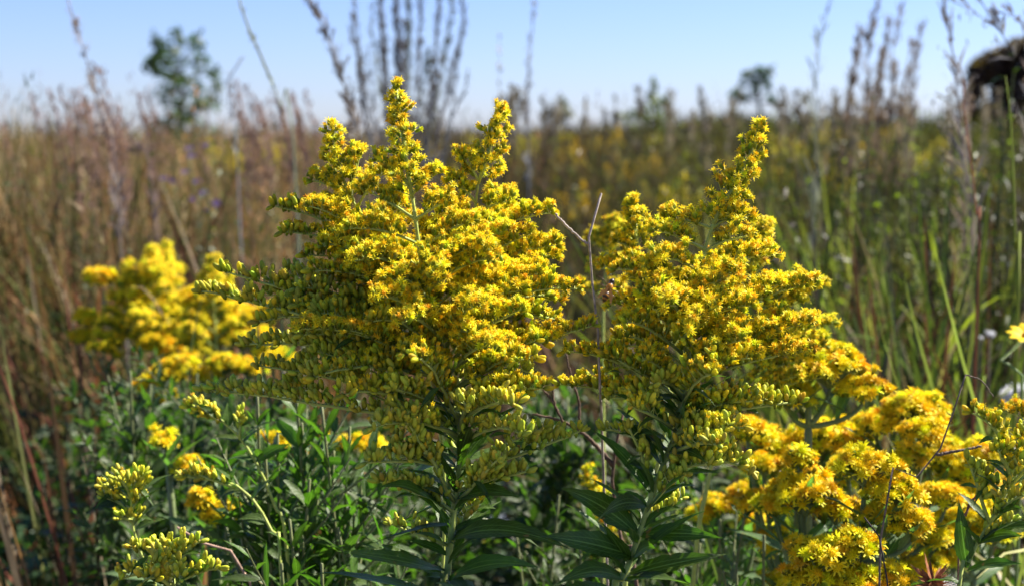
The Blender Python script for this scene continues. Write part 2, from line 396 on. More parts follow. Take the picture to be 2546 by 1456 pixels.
def goldenrod(label, stem_px, d, branches, spire_v, stage, seed, fs=1.0, dd_low=0., spire_sub=.0085, fill=0, fill_v=(0, 0), fill_w=300,
              leaves=(), light=False, r0=.0028, hair=0, ground=True, group=None, sub=.0092):
    """stem_px runs from the tip downwards; d = depth of the stem"""
    S = [P(u, v, d + (dd_low * i / len(stem_px))) for i, (u, v) in enumerate(stem_px)]
    low = S[-1]
    if ground:
        S += [low + np.array([(low[0] - S[-2][0]) * .8, .02, -(low[2]) * .5]), np.array([low[0] + (low[0] - S[-2][0]) * 1.4, low[1] + .05, float(gz(low[0], low[1])) - .01])]
    path = smooth_path(S[::-1], 70)
    base = path[0]
    o = thing('goldenrod', label, 'goldenrod', base, group)
    g = Geo(); tube(g, path, [r0, r0 * .95, r0 * .8, r0 * .5, .0006], 8, STEMC * .9, STEMC * 1.1)
    if hair:
        hairs(g, path, np.array([r0, r0 * .95, r0 * .8, r0 * .5, .0006]), hair, .0011, R_(seed + 5))
    g.build('stem', M_stem, o)
    def at_v(v):
        us = [q[0] for q in stem_px]; vs = [q[1] for q in stem_px]
        k = np.interp(v, vs, range(len(vs))); u = np.interp(v, vs, us)
        return P(u, v, d + dd_low * k / len(stem_px))
    # the spire: florets all round the top of the stem
    i_sp = int(np.argmin(np.linalg.norm(path - at_v(spire_v), axis=1)))
    top = path[i_sp:]
    spray(o, top[0], top[-1], 0.0, (stage, stage), seed + 1, spire_sub, .0, True, 1.5, fs, light, .0008) if len(top) < 4 else spire(o, top, stage, seed + 1, spire_sub, fs, light)
    for i, b in enumerate(branches):
        v0, tu, tv, dd, arch, s0, s1 = b[:7]; sb = b[7] if len(b) > 7 else sub
        us = np.interp(v0, [q[1] for q in stem_px], [q[0] for q in stem_px]); v0 = v0 + .22 * abs(tu - us) * (1 if s0 > .55 else .5)
        spray(o, at_v(min(v0, stem_px[-1][1])), P(tu, tv, d + dd), arch * 1.15, (s0, s1), seed + 10 + i, sb, fs=fs, light=light)
        if s0 <= .75 and not light:
            sg = 1 if tu > us else -1; q0 = at_v(min(v0 + 4, stem_px[-1][1])); rb = R_(seed + 900 + i)
            q1 = q0 + np.array([sg * .018 * rb.uniform(.7, 1.2), rb.normal() * .008 - .004, .010 + .006 * rb.random()])
            leaf(o, q0, q1, .15, .0052, seed + 950 + i, roll=-sg * (.3 + .5 * rb.random()), col=(.04, .075, .008))
            b1 = q0 * .5 + P(tu, tv, d + dd) * .5 + UP * arch * .25 * np.linalg.norm(P(tu, tv, d + dd) - q0)
            leaf(o, b1, b1 + np.array([sg * .010, rb.normal() * .004 - .004, .006 * rb.normal()]), .2, .0035, seed + 980 + i, roll=-sg * .5, col=(.045, .085, .008))
        if abs(tu - us) > 170 and v0 > 700:
            a_, c_ = at_v(min(v0, stem_px[-1][1])), P(tu, tv, d + dd); rg = R_(seed + 600 + i); Lx = np.linalg.norm(c_ - a_); q = bez(a_, a_ * .45 + c_ * .55 + UP * arch * 1.15 * Lx, c_, 20)
            for j, f in enumerate((.25, .50)):
                st_ = q[int(f * 19)]; en = st_ + (c_ - st_) * (.42 + .2 * rg.random()) + np.array([0, (1 if j % 2 else -1) * Lx * .13, Lx * (.03 + .10 * rg.random() - .06 * (j == 1))])
                spray(o, st_, en, .12, (s0 - .05, s1), seed + 700 + 5 * i + j, sb, t0=.1, fs=fs, light=light, rad=.0006)
    rng = R_(seed + 3)
    for i in range(fill):   # shorter branches towards and away from the viewer
        f = (i + rng.random()) / fill; v0 = fill_v[0] + (fill_v[1] - fill_v[0]) * f; a = i * 2.4 + rng.random()
        L = fill_w * (.45 + .55 * math.sin(math.pi * (.15 + .75 * f))) * (.7 + .4 * rng.random())
        p0 = at_v(v0); e = p0 + np.array([math.cos(a) * L * .000198 * .85, math.sin(a) * L * .000198, L * .000198 * (.28 + .2 * rng.random())])
        if v0 > 930 and i % 2: continue
        st = stage if v0 < 880 else (.62 if v0 < 990 else .25)
        spray(o, p0, e, .22, (st, st - .15), seed + 200 + i, sub, fs=fs, light=light)
    for i in range(26 if hair else 0):
        v0 = 1040 + 400 * (i + rng.random()) / 26; p0 = at_v(v0); a = i * 2.4 + rng.random(); Ln = .016 + .022 * rng.random(); sg = 1 if math.cos(a) > 0 else -1
        leaf(o, p0, p0 + np.array([math.cos(a) * Ln, math.sin(a) * Ln, Ln * rng.uniform(.2, .9)]), .15, .0055 + .002 * rng.random(), seed + 1500 + i, roll=-sg * rng.uniform(.1, .8), col=(.04, .08, .008))
    for i, (v0, tu, tv, dd, arch, wd, roll) in enumerate(leaves):
        leaf(o, at_v(v0), P(tu, tv, d + dd), arch, wd * .98, seed + 400 + i, roll=-np.sign(tu - np.interp(v0, [q[1] for q in stem_px], [q[0] for q in stem_px])) * (roll * .8 + .12 + .25 * rng.random()), col=(.032 + .010 * rng.random(), .062 + .015 * rng.random(), .006))
    return o
def spire(o, top, stage, seed, sub, fs, light):
    rng = R_(seed); n = len(top); T = nrm(np.gradient(top, axis=0)); d = np.r_[0, np.cumsum(np.linalg.norm(np.diff(top, axis=0), axis=1))]; L = d[-1]
    gs = Geo(); tube(gs, top, [.0012, .0005], 5, STEMC)
    fp = []; fa = []; fst = []; ns = int(L / .0016)
    for i in range(ns):
        s = L * (i + rng.random()) / ns; k = min(max(np.searchsorted(d, s) - 1, 0), n - 2); p = top[k] + (top[k + 1] - top[k]) * ((s - d[k]) / max(d[k + 1] - d[k], 1e-9)); tg = T[k]; t = s / L
        a = i * 2.4; x = nrm(np.cross(tg, [0, 1, .1])); y = np.cross(tg, x); d0 = x * math.cos(a) + y * math.sin(a)
        dr = nrm(d0 + tg * (.55 + .5 * t)); sl = sub * (1.25 - .95 * t) * (.75 + .5 * rng.random()); e = p + dr * sl
        tube(gs, [p, (p + e) / 2 + rng.normal(size=3) * .0003, e], [.0004, .0002], 3, STEMC, cap=False)
        nf = 2 + int(sl / .0018)
        for j in range(nf):
            fp.append(p + dr * sl * (1 - .75 * j / nf) + rng.normal(size=3) * .001); fa.append(nrm(dr * .9 + nrm(rng.normal(size=3)) * .6 + tg * .2)); fst.append(stage + rng.normal() * .14)
    for j in range(5): fp.append(top[-1]); fa.append(nrm(T[-1] + rng.normal(size=3) * .45)); fst.append(stage - .15)
    st = gs.build('flower_spire', M_stem, o)
    fp = np.array(fp); fa = np.array(fa); fst = np.array(fst); N = len(fp); R = basis(fa, rng.random(N) * 6.28); S = fs * (.85 + .3 * rng.random(N))
    tint = 1 + rng.normal(size=(N, 3)) * np.array([.07, .09, .1])
    g = Geo(); kind = np.where(fst > .72, 3, np.where(fst > .5, 2, np.where(fst > .3, 1, 0))); var = rng.integers(0, 4, N)
    for kd, TT in ((3, TFL if light else TF), (2, TH), (1, TBY), (0, TB)):
        for vv in range(len(TT)):
            m = (kind == kd) & ((var if len(TT) == 4 else (np.arange(N) % 8)) == vv)
            if m.any(): inst(g, TT[vv], fp[m], R[m], S[m], tint[m])
    g.build('florets', M_pet, st)

# ---- the tall plant left of centre
goldenrod('tallest yellow goldenrod left of centre in sharp focus, its straight green stem reaching the bottom',
    [(985, 222), (1000, 330), (1014, 430), (1030, 520), (1042, 620), (1062, 730), (1095, 840), (1118, 930), (1140, 1030), (1146, 1100), (1137, 1200), (1125, 1300), (1112, 1430), (1104, 1600)],
    .75, [
     (450, 935, 400, .0, .12, 1, 1), (470, 1095, 430, .0, .1, 1, 1), (520, 895, 470, .01, .12, 1, .9), (530, 1120, 500, -.012, .12, 1, 1),
     (570, 865, 565, -.02, .15, 1, .9), (590, 1185, 545, -.02, .16, 1, 1), (620, 800, 610, .01, .14, 1, .8), (630, 1265, 565, -.005, .12, 1, 1),
     (650, 880, 650, -.035, .15, 1, 1), (660, 1240, 620, -.03, .16, 1, 1), (690, 1100, 700, -.055, .25, 1, 1, .009),
     (700, 780, 680, -.01, .12, .9, .6), (720, 1350, 670, .01, .12, 1, .9), (740, 1436, 722, .01, .12, 1, .7),
     (780, 558, 684, .015, .06, .45, .2, .007), (800, 505, 722, .0, .06, .5, .15, .006), (820, 640, 790, -.01, .1, .6, .2, .0065), (850, 735, 822, -.03, .14, 1, .75, .006),
     (850, 600, 850, .01, .08, .4, .1, .006), (800, 930, 745, -.05, .2, 1, 1), (840, 1000, 800, -.06, .2, 1, .9), (860, 1190, 760, -.055, .2, 1, 1),
     (860, 1300, 760, -.03, .18, 1, .9), (890, 1475, 815, .0, .10, .8, .55, .006), (900, 1240, 870, -.06, .2, 1, .8), (930, 1330, 900, -.03, .15, .7, .5),
     (920, 770, 930, -.035, .12, .55, .4, .0065), (980, 505, 975, .005, .05, .3, .05, .007), (960, 640, 905, .02, .1, .4, .1, .0065), (1000, 1350, 960, -.04, .15, .6, .45),
     (1000, 860, 985, -.05, .15, .45, .3), (1030, 1040, 890, -.065, .15, .6, .5), (1060, 930, 1060, -.04, .15, .3, .1), (1050, 1270, 1000, -.055, .15, .4, .3),
     (1090, 1300, 1080, -.05, .15, .3, .2), (1130, 1448, 1068, .0, .0, .1, .0, .0065), (1140, 920, 1140, -.03, .1, .2, .1), (1200, 1320, 1170, -.02, .0, .12, .0, .0065),
     (1235, 1010, 1050, -.03, .02, .25, .1, .006), (1250, 935, 1195, -.02, .06, .1, .0, .0065), (1240, 1230, 1130, -.04, .0, .2, .1, .0065), (1330, 1250, 1180, .03, .0, .3, .3, .0065),
     (1340, 970, 1300, .0, .05, .1, .0, .007)],
    500, .95, 100, r0=.0035, fill=34, fill_v=(650, 1150), fill_w=260, hair=6000,
    leaves=[(1290, 925, 1205, -.04, .22, .012, .3), (1300, 930, 1350, -.03, .05, .009, -.2), (1240, 1290, 1235, -.04, .12, .013, .5), (1340, 1375, 1380, -.05, .22, .014, .5),
            (1330, 1350, 1365, .02, .3, .012, .3), (1420, 800, 1358, -.06, .02, .012, .2), (1440, 1330, 1410, -.06, .12, .014, .7), (1440, 905, 1345, .0, .05, .009, .2),
            (1445, 1130, 1520, -.07, .1, .016, .2), (1440, 1220, 1500, -.05, .05, .013, -.4), (1100, 1060, 960, -.02, .1, .007, .5), (900, 1130, 750, -.03, .0, .0075, 1.0),
            (830, 1000, 730, -.04, .1, .006, .4), (900, 880, 850, -.03, .2, .007, .2), (985, 1060, 860, -.05, .1, .007, .6), (1100, 1170, 1050, -.04, .1, .007, .2),
            (1140, 1180, 1060, -.03, .2, .008, -.4), (1230, 1090, 1120, -.02, .1, .008, .2), (1500, 760, 1430, -.05, .1, .014, .3), (1540, 1400, 1500, -.04, .15, .015, .2),
            (660, 1180, 610, -.03, .1, .006, .3), (720, 1010, 690, -.03, .1, .006, .5), (1150, 1390, 1100, .02, .1, .007, .3)])
goldenrod('goldenrod spire with rounded tip just left of the tallest one, beside its flower mass',
    [(828, 318), (838, 400), (868, 480), (925, 590), (990, 710), (1040, 850), (1080, 1000), (1100, 1110), (1105, 1250), (1100, 1450), (1090, 1600)],
    .785, [(480, 905, 370, .0, .1, 1, 1), (470, 775, 455, .0, .1, 1, 1), (500, 960, 430, -.01, .15, 1, 1), (540, 683, 512, -.01, .06, .8, .2, .0065), (560, 1000, 500, -.02, .15, 1, 1), (590, 698, 570, -.015, .08, .9, .35, .006),
           (600, 770, 520, -.02, .12, 1, .9), (640, 760, 640, -.02, .12, 1, .6), (660, 840, 600, -.03, .15, 1, 1), (700, 780, 700, -.01, .1, .8, .4), (720, 1010, 610, -.02, .15, 1, 1), (800, 690, 770, -.0, .1, .5, .2, .0065),
           (850, 700, 850, .01, .1, .4, .1, .0065), (900, 820, 900, .01, .1, .4, .2), (780, 870, 740, .0, .15, .9, .7)],
    480, .95, 700, r0=.0018, fill=16, fill_v=(560, 900), fill_w=230, leaves=[(1250, 960, 1330, .02, .1, .010, 0), (1150, 1000, 1200, .03, .1, .010, .4)])
goldenrod('yellow goldenrod spire leaning right of the tallest one, slightly behind and softer',
    [(1245, 272), (1232, 330), (1208, 400), (1186, 470), (1182, 560), (1190, 700), (1175, 850), (1150, 1000), (1138, 1200), (1115, 1450), (1104, 1600)],
    .79, [(440, 1140, 385, .0, .12, 1, 1), (490, 1115, 448, .0, .12, 1, 1), (520, 1265, 500, -.01, .15, 1, 1), (560, 1375, 525, .0, .14, 1, 1, .008), (575, 1300, 530, .02, .15, 1, 1), (570, 1090, 500, .0, .12, 1, 1),
           (640, 1385, 612, .01, .15, 1, 1, .008), (660, 1390, 640, .02, .15, 1, 1, .008), (700, 1340, 680, -.01, .15, .9, .8), (740, 1400, 740, .02, .15, .9, .6), (780, 1380, 790, .0, .12, .6, .5),
           (830, 1350, 850, .0, .12, .5, .4), (620, 1110, 590, .01, .12, 1, .9), (900, 1320, 930, .0, .12, .4, .2)],
    470, .95, 900, r0=.0018, fill=16, fill_v=(560, 850), fill_w=220)
# ---- the tall plant right of centre
goldenrod('second tall goldenrod right of centre, its bright tip leaning right above its curved stem',
    [(1888, 318), (1865, 385), (1822, 465), (1785, 535), (1757, 600), (1738, 700), (1722, 800), (1710, 900), (1697, 1000), (1678, 1080), (1650, 1150), (1615, 1250), (1582, 1350), (1552, 1440), (1520, 1600)],
    .76, [
     (540, 1650, 548, .0, .14, 1, 1), (550, 1862, 545, .0, .14, 1, 1), (590, 1618, 575, -.01, .14, 1, 1), (600, 1872, 590, -.01, .12, 1, 1), (650, 1640, 640, -.03, .14, 1, 1), (650, 1930, 640, .0, .12, 1, 1),
     (690, 1530, 660, .0, .2, .9, .7, .006), (700, 1850, 690, -.04, .16, 1, 1), (720, 1590, 720, -.03, .15, 1, .9), (770, 2020, 708, .0, .08, 1, 1), (790, 1880, 760, -.04, .15, 1, 1), (820, 1660, 760, -.055, .2, 1, 1),
     (850, 2022, 800, -.01, .08, 1, .95), (860, 1560, 790, -.03, .12, .8, .6), (880, 1720, 800, -.06, .2, 1, 1), (890, 2000, 868, -.02, .1, 1, .9), (900, 1850, 840, -.05, .15, 1, 1), (930, 1400, 875, .0, .14, .6, .5, .0065),
     (950, 1600, 900, -.04, .15, .7, .6), (960, 1830, 900, -.05, .12, .9, .8), (970, 1390, 965, .015, .12, .6, .5, .006), (1000, 1990, 998, .0, .04, .5, .2, .0065), (1000, 1500, 985, .0, .12, .4, .35, .006), (1000, 1760, 930, -.06, .15, .6, .5),
     (1040, 1880, 1000, -.03, .1, .5, .4), (1060, 1570, 1010, -.04, .12, .4, .4), (1080, 1850, 1060, -.04, .1, .4, .4), (1110, 1868, 1165, -.015, .16, .4, .3, .0065), (1100, 1500, 1060, .0, .1, .3, .2, .0065), (1120, 1780, 1100, -.05, .1, .35, .3),
     (1170, 1770, 1150, -.03, .1, .3, .2), (1200, 1560, 1060, -.02, .1, .1, .1, .007), (1250, 1700, 1180, -.03, .1, .1, .0, .007), (1300, 1700, 1240, .0, .1, .1, .0, .003)],
    560, .97, 1200, dd_low=-.02, r0=.0033, fill=30, fill_v=(720, 1110), fill_w=240, hair=5000,
    leaves=[(1330, 1798, 1335, -.03, .08, .011, .5), (1430, 1790, 1390, -.04, .06, .012, .3), (1330, 1390, 1210, -.04, .12, .015, .8), (1230, 1480, 1065, .0, .16, .008, .2), (1160, 1530, 1040, -.02, .2, .008, .3),
            (1260, 1480, 1290, -.05, .22, .010, .5), (1400, 1500, 1300, -.03, .0, .010, -.8), (1380, 1340, 1330, -.05, .05, .015, .7), (1120, 1760, 1150, -.04, .2, .009, .5), (1400, 1640, 1360, -.04, .25, .010, .4),
            (1440, 1700, 1456, -.05, .1, .012, .4), (1440, 1400, 1456, -.06, .2, .014, .6), (1200, 1790, 1170, -.01, .15, .008, .2), (1030, 1700, 1050, -.05, .3, .008, 1.0), (870, 1800, 860, -.05, .1, .006, .3),
            (960, 1830, 935, -.05, .1, .006, .3), (1000, 1600, 1010, -.04, .2, .006, .4), (1500, 1680, 1500, -.04, .1, .013, .3), (1480, 1350, 1480, -.05, .1, .013, .3)])
goldenrod('short goldenrod spire against the left flank of the second tall goldenrod, beside the forked twig',
    [(1570, 508), (1576, 570), (1595, 640), (1625, 720), (1645, 830), (1660, 1000), (1630, 1180), (1575, 1380), (1545, 1600)],
    .83, [(620, 1530, 600, .0, .1, 1, 1), (650, 1500, 665, .0, .18, 1, 1), (660, 1680, 640, .0, .15, 1, 1), (700, 1560, 690, -.01, .15, 1, 1), (740, 1510, 760, .0, .15, 1, .9), (760, 1700, 740, .0, .1, 1, 1), (800, 1540, 800, .0, .15, 1, .8), (850, 1530, 870, .0, .15, .8, .6)],
    620, 1.0, 1500, light=False)
goldenrod('blurred goldenrod top between the dead forked twig and the short spire',
    [(1525, 545), (1515, 600), (1505, 680), (1500, 800), (1500, 1000), (1500, 1300)], 1.12,
    [(620, 1460, 600, 0, .12, 1, 1), (600, 1560, 570, 0, .1, 1, 1), (660, 1470, 660, 0, .12, 1, 1), (680, 1560, 650, 0, .12, 1, 1), (720, 1440, 720, 0, .1, 1, 1), (730, 1550, 720, 0, .1, 1, 1)], 640, 1., 1600, light=True, fs=1.2, sub=.01)
goldenrod('soft yellow goldenrod branches showing behind the right edge of the second tall goldenrod',
    [(1900, 560), (1880, 620), (1850, 700), (1840, 850), (1810, 1000), (1760, 1200), (1720, 1500)], .93,
    [(620, 1915, 555, 0, .1, 1, 1), (760, 2050, 705, 0, .08, 1, 1), (800, 2000, 740, 0, .1, 1, 1), (850, 2065, 800, 0, .1, 1, 1), (680, 1780, 650, 0, .1, 1, 1), (900, 2060, 860, 0, .1, 1, 1), (700, 1900, 660, 0, .1, 1, 1), (950, 1980, 900, 0, .1, 1, 1), (980, 2060, 930, 0, .1, 1, 1)],
    640, 1., 1700, light=True, fs=1.1, sub=.009)
goldenrod('single orange yellow goldenrod spike leaning left, low between the two tall goldenrods',
    [(1462, 1168), (1480, 1220), (1505, 1265), (1540, 1310), (1580, 1370), (1600, 1480)], 1.0,
    [], 1320, 1.05, 1800, spire_sub=.006)

# ---- budding plants at the edges
goldenrod('budding goldenrod at the right edge with an arching spray of closed yellow buds',
    [(2545, 1110), (2535, 1160), (2510, 1210), (2470, 1280), (2430, 1350), (2400, 1420), (2380, 1500)], .78,
    [(1150, 2412, 1028, .0, .22, .5, .45, .0065), (1140, 2560, 1060, .0, .1, .5, .4), (1190, 2480, 1120, -.01, .1, .5, .4), (1200, 2580, 1150, -.02, .1, .4, .4), (1220, 2420, 1160, .0, .1, .3, .2, .007), (1290, 2400, 1130, .0, .1, .1, .1, .007), (1290, 2560, 1230, -.02, .1, .3, .3), (1340, 2520, 1290, 0, .1, .1, .0, .007)],
    1170, .45, 1900, leaves=[(1350, 2390, 1300, -.01, .1, .010, .2), (1410, 2380, 1240, .0, -.05, .011, 1.0), (1280, 2490, 1180, -.01, .0, .007, .9), (1280, 2546, 1260, -.02, .1, .009, .2), (1350, 2546, 1330, -.02, .15, .010, .2), (1260, 2430, 1190, .0, .0, .007, -.8), (1420, 2546, 1400, -.03, .1, .010, .2), (1330, 2600, 1300, 0, .1, .01, .2), (1450, 2300, 1440, 0, .1, .01, .2)])
goldenrod('small goldenrod spray reaching in from the right edge above the budding one',
    [(2640, 1010), (2640, 1060), (2630, 1150), (2620, 1300), (2610, 1500)], .86,
    [(1060, 2482, 1020, .0, .18, .8, .7), (1090, 2560, 1030, .0, .12, .8, .7), (1130, 2530, 1090, .0, .12, .7, .6)], 1060, .8, 1950)
goldenrod('small goldenrod with lime yellow closed buds standing alone at the lower left',
    [(345, 1180), (330, 1220), (325, 1270), (335, 1330), (360, 1400), (390, 1500)], .86,
    [(1230, 360, 1182, 0, .05, .3, .3, .007), (1230, 245, 1210, 0, .15, .35, .3, .007), (1260, 258, 1235, 0, .15, .3, .3, .007), (1270, 355, 1230, 0, .1, .3, .3, .007), (1290, 290, 1290, -.01, .1, .3, .3, .007), (1300, 350, 1270, 0, .1, .3, .3, .007), (1230, 300, 1190, -.01, .1, .35, .3, .007)],
    1240, .3, 2000, leaves=[(1320, 410, 1290, 0, .2, .008, .2), (1360, 300, 1350, 0, .2, .008, .2), (1380, 440, 1340, 0, .2, .009, .3)])
goldenrod('low goldenrod in green yellow bud at the bottom left corner of the foreground',
    [(420, 1345), (415, 1400), (425, 1460), (440, 1520)], .80,
    [(1400, 320, 1358, 0, .1, .3, .2, .0065), (1400, 500, 1345, 0, .1, .3, .2, .0065), (1430, 290, 1445, 0, .15, .35, .2, .0065), (1440, 545, 1412, 0, .12, .35, .2, .0065), (1420, 400, 1400, -.03, .2, .2, .2, .006), (1440, 450, 1440, -.04, .2, .25, .2, .006), (1450, 350, 1450, -.03, .2, .3, .2, .006), (1400, 440, 1370, -.01, .1, .2, .2)],
    1400, .2, 2050, leaves=[(1460, 300, 1400, .02, .2, .010, .2), (1480, 520, 1480, .0, .2, .012, .2)])
goldenrod('green budded side shoot with pale yellow buds left of the tallest goldenrod',
    [(465, 1005), (520, 1025), (570, 1060), (620, 1120), (680, 1250), (720, 1450)], .90,
    [(1040, 480, 1000, 0, .05, .4, .35, .007), (1090, 600, 1020, 0, .1, .2, .1, .003)], 1040, .35, 2080, spire_sub=.003,
    leaves=[(1060, 560, 1000, 0, .1, .007, .2), (1100, 660, 1060, 0, .1, .008, .2), (1100, 520, 1090, 0, .2, .007, .2), (1150, 560, 1140, 0, .2, .009, .2), (1150, 720, 1100, 0, .1, .009, .3), (1250, 600, 1230, 0, .2, .01, .2)])
goldenrod('green budded shoot pointing left, low beside the dark leafy plants',
    [(452, 1180), (500, 1190), (560, 1195), (620, 1230), (680, 1330), (700, 1450)], .88,
    [(1200, 470, 1170, 0, .05, .3, .3, .003)], 1195, .3, 2090, spire_sub=.003,
    leaves=[(1200, 520, 1150, 0, .1, .008, .2), (1200, 590, 1160, 0, .1, .009, .2), (1220, 540, 1240, 0, .2, .009, .2), (1240, 680, 1190, 0, .2, .01, .2), (1300, 590, 1290, 0, .2, .01, .2)])

# ---- blurred goldenrods further left
def far_left():
    L = [((378, 622), 'blurred goldenrod with the taller left hand spire of a pair in the left middle ground', 1.75),
         ((412, 612), 'blurred goldenrod with the tallest spire in the left middle ground', 1.8),
         ((318, 662), 'blurred goldenrod with one short spire at the left of its patch', 1.75),
         ((532, 646), 'blurred goldenrod spire behind the leftmost bud branches of the tallest plant', 1.65)]
    for k, ((u, v), lab, d) in enumerate(L):
        br = []
        rng = R_(3000 + k)
        for i in range(11):
            s = 1 if i % 2 else -1; v0 = v + 70 + i * 16
            br.append((v0, u + s * (25 + i * 7) + rng.normal() * 6, v0 - 22, rng.normal() * .03, .12, 1, .9))
        goldenrod(lab, [(u, v), (u - 2, v + 60), (u + 2, v + 150), (u + 10, v + 300), (u + 15, v + 500), (u + 20, v + 800)], d, br, v + 95, 1., 3100 + 50 * k, light=True, fs=1.7, sub=.011, spire_sub=.010, r0=.003)
far_left()

# ---- stiff goldenrods with rounded heads
def stiff(label, base_px, d, domes, seed, leaves=6, fs=.84):
    rng = R_(seed); b = P(*base_px, d); root = np.array([b[0] + rng.normal() * .02, b[1] + .03, float(gz(b[0], b[1]))])
    o = thing('stiff_goldenrod', label, 'goldenrod', root)
    g = Geo(); path = smooth_path([root, root * .4 + b * .6 + np.array([.01, 0, 0]), b], 16); tube(g, path, [.0034, .0024], 7, (.13, .17, .06)); g.build('stem', M_stem, o)
    for k, dm in enumerate(domes):
        u, v, r = dm[:3]; dd = dm[3] if len(dm) > 3 else 0
        c = P(u, v, d + dd); rr = r / 3792 * (d + dd)
        gs = Geo(); q = bez(b, (b + c) / 2 + np.array([(c[0] - b[0]) * .3, 0, -.01]), c - UP * rr * .7, 9); tube(gs, q, [.002, .0013], 6, (.13, .18, .06))
        n = int(16 + (rr / .0075) ** 2 * 7.5); fp = []; fa = []
        for i in range(n):
            f = math.sqrt((i + .5) / n); a = i * 2.4 + rng.normal() * .2; x, y = f * math.cos(a), f * math.sin(a)
            z = .55 * math.sqrt(max(0, 1 - f * f * .92)) - .25 + rng.normal() * .07
            p = c + rr * np.array([x, y * .85, z]) + rng.normal(size=3) * .002
            ax = nrm(np.array([x * .8, y * .8, .75]) + rng.normal(size=3) * .22)
            fp.append(p - ax * .006); fa.append(ax)
            if i % 2 == 0: tube(gs, [q[-1], (q[-1] + p) / 2 + UP * .002 * f, p - ax * .006], [.0009, .0006], 4, (.15, .20, .06), cap=False)
        st = gs.build('flower_head_stalk', M_stem, o)
        fp = np.array(fp); fa = np.array(fa); N = n; R = basis(fa, rng.random(N) * 6.28); S = fs * (.85 + .35 * rng.random(N)); tint = 1 + rng.normal(size=(N, 3)) * np.array([.06, .10, .1])
        old = rng.random(N) < .06; tint[old] *= np.array([.75, .6, 1.2])
        gg = Geo(); var = rng.integers(0, 5, N)
        for vv in range(5):
            m = var == vv
            if m.any(): inst(gg, TS[vv], fp[m], R[m], S[m], tint[m])
        gg.build('flower_head', M_pet, st)
        for i in range(2):
            a = rng.random() * 6.28; p0 = q[3 + 2 * i]; p1 = p0 + np.array([math.cos(a) * .03, math.sin(a) * .02, .012 + .02 * rng.random()])
            leaf(o, p0, p1, .05, .009, seed + k * 10 + i, fold=.35, col=(.07, .12, .045))
    for i in range(leaves):
        a = i * 2.4 + rng.random(); t = .97 - .09 * i; p0 = path[int(t * 15)]; p1 = p0 + np.array([math.cos(a) * .055, math.sin(a) * .05, .02 - .01 * rng.random()])
        leaf(o, p0, p1, .12, .016, seed + 100 + i, fold=.3, col=(.07, .12, .045))
    return o
stiff('stiff goldenrod with the highest domed heads right of the second tall goldenrod', (2010, 1060), .95, [(2065, 900, 95), (2145, 960, 62), (1960, 965, 70), (2010, 850, 55)], 4000)
stiff('stiff goldenrod with one round head standing apart against the dark grass', (2240, 1160), 1.0, [(2275, 1010, 88), (2180, 1045, 62)], 4100)
stiff('stiff goldenrod with flat flower heads tucked under the second tall goldenrod', (1980, 1200), 1.02, [(1900, 1085, 60), (2050, 1075, 85), (1975, 1110, 60), (2120, 1085, 60)], 4200)
stiff('stiff goldenrod with big sharp heads lower right, crossed by pale oval leaves', (2130, 1400), .86, [(2150, 1150, 85), (2220, 1215, 85), (2270, 1295, 60), (2195, 1270, 60)], 4300)
stiff('stiff goldenrod with wide shaded heads at the lower right centre', (2000, 1440), .90, [(2000, 1215, 100), (2080, 1260, 60), (1930, 1250, 50), (1990, 1130, 40)], 4400)
stiff('stiff goldenrod with starry heads cut by the bottom edge of the picture', (2090, 1600), .84, [(2040, 1370, 90), (2120, 1345, 70), (2010, 1430, 70), (2120, 1440, 80), (2210, 1430, 62)], 4500)
stiff('blurred stiff goldenrod behind the budding plant at the right edge', (2370, 1350), 1.08, [(2340, 1120, 80), (2390, 1170, 75), (2460, 1210, 80), (2430, 1120, 60), (2310, 1130, 55)], 4600)
stiff('stiff goldenrod low behind the budding plant, mostly in shade', (2420, 1440), 1.05, [(2400, 1260, 85), (2470, 1310, 70), (2330, 1290, 55), (2320, 1380, 60)], 4700)
stiff('soft goldenrod with small drab heads between second tall goldenrod and the stiff ones', (1830, 1480), 1.08, [(1790, 1250, 45), (1850, 1220, 45), (1750, 1270, 35), (1880, 1290, 40)], 4800)
stiff('stiff goldenrod with half hidden heads filling the gap below the standing apart head', (2200, 1420), .97, [(2300, 1065, 55), (2255, 1130, 60), (2350, 1225, 60), (2325, 1330, 50), (2285, 1400, 60), (2110, 1160, 50)], 4650)
stiff('stiff goldenrod with shaded yellow heads against the stem side of the lower right bank', (1960, 1480), 1.0, [(1900, 1150, 48), (1880, 1240, 50), (1930, 1340, 50), (1960, 1440, 60), (1860, 1060, 45), (2090, 1190, 50)], 4670)
stiff('blurred stiff goldenrod with the brightest domes left of the bud branches', (560, 1050), 1.7, [(500, 745, 60), (580, 790, 60), (520, 815, 85), (600, 830, 60), (640, 840, 50)], 4900, fs=1.3)
stiff('blurred stiff goldenrod with darker domes at the left below the spires', (430, 1100), 1.75, [(405, 850, 50), (450, 870, 55), (250, 690, 35), (212, 790, 26), (205, 835, 22), (380, 850, 40)], 5000, fs=1.3)
stiff('blurred stiff goldenrod with lower lumpy heads in front of the leftmost patch', (470, 1150), 1.4, [(410, 925, 48), (450, 900, 40), (560, 900, 45), (520, 930, 40), (370, 950, 32), (400, 980, 40), (620, 910, 45)], 5100)
stiff('blurred stiff goldenrod showing small heads behind the bud branches', (700, 1100), 1.35, [(680, 880, 50), (700, 760, 40), (720, 900, 40), (640, 780, 40)], 5200)
stiff('small goldenrod with two soft yellow tufts in the dark left foliage', (420, 1180), 1.05, [(412, 1085, 32), (470, 1150, 34)], 5300)
stiff('small goldenrod with orange tufts among the leafy plants', (540, 1400), 1.02, [(500, 1235, 38), (545, 1272, 38), (575, 1262, 26)], 5400)
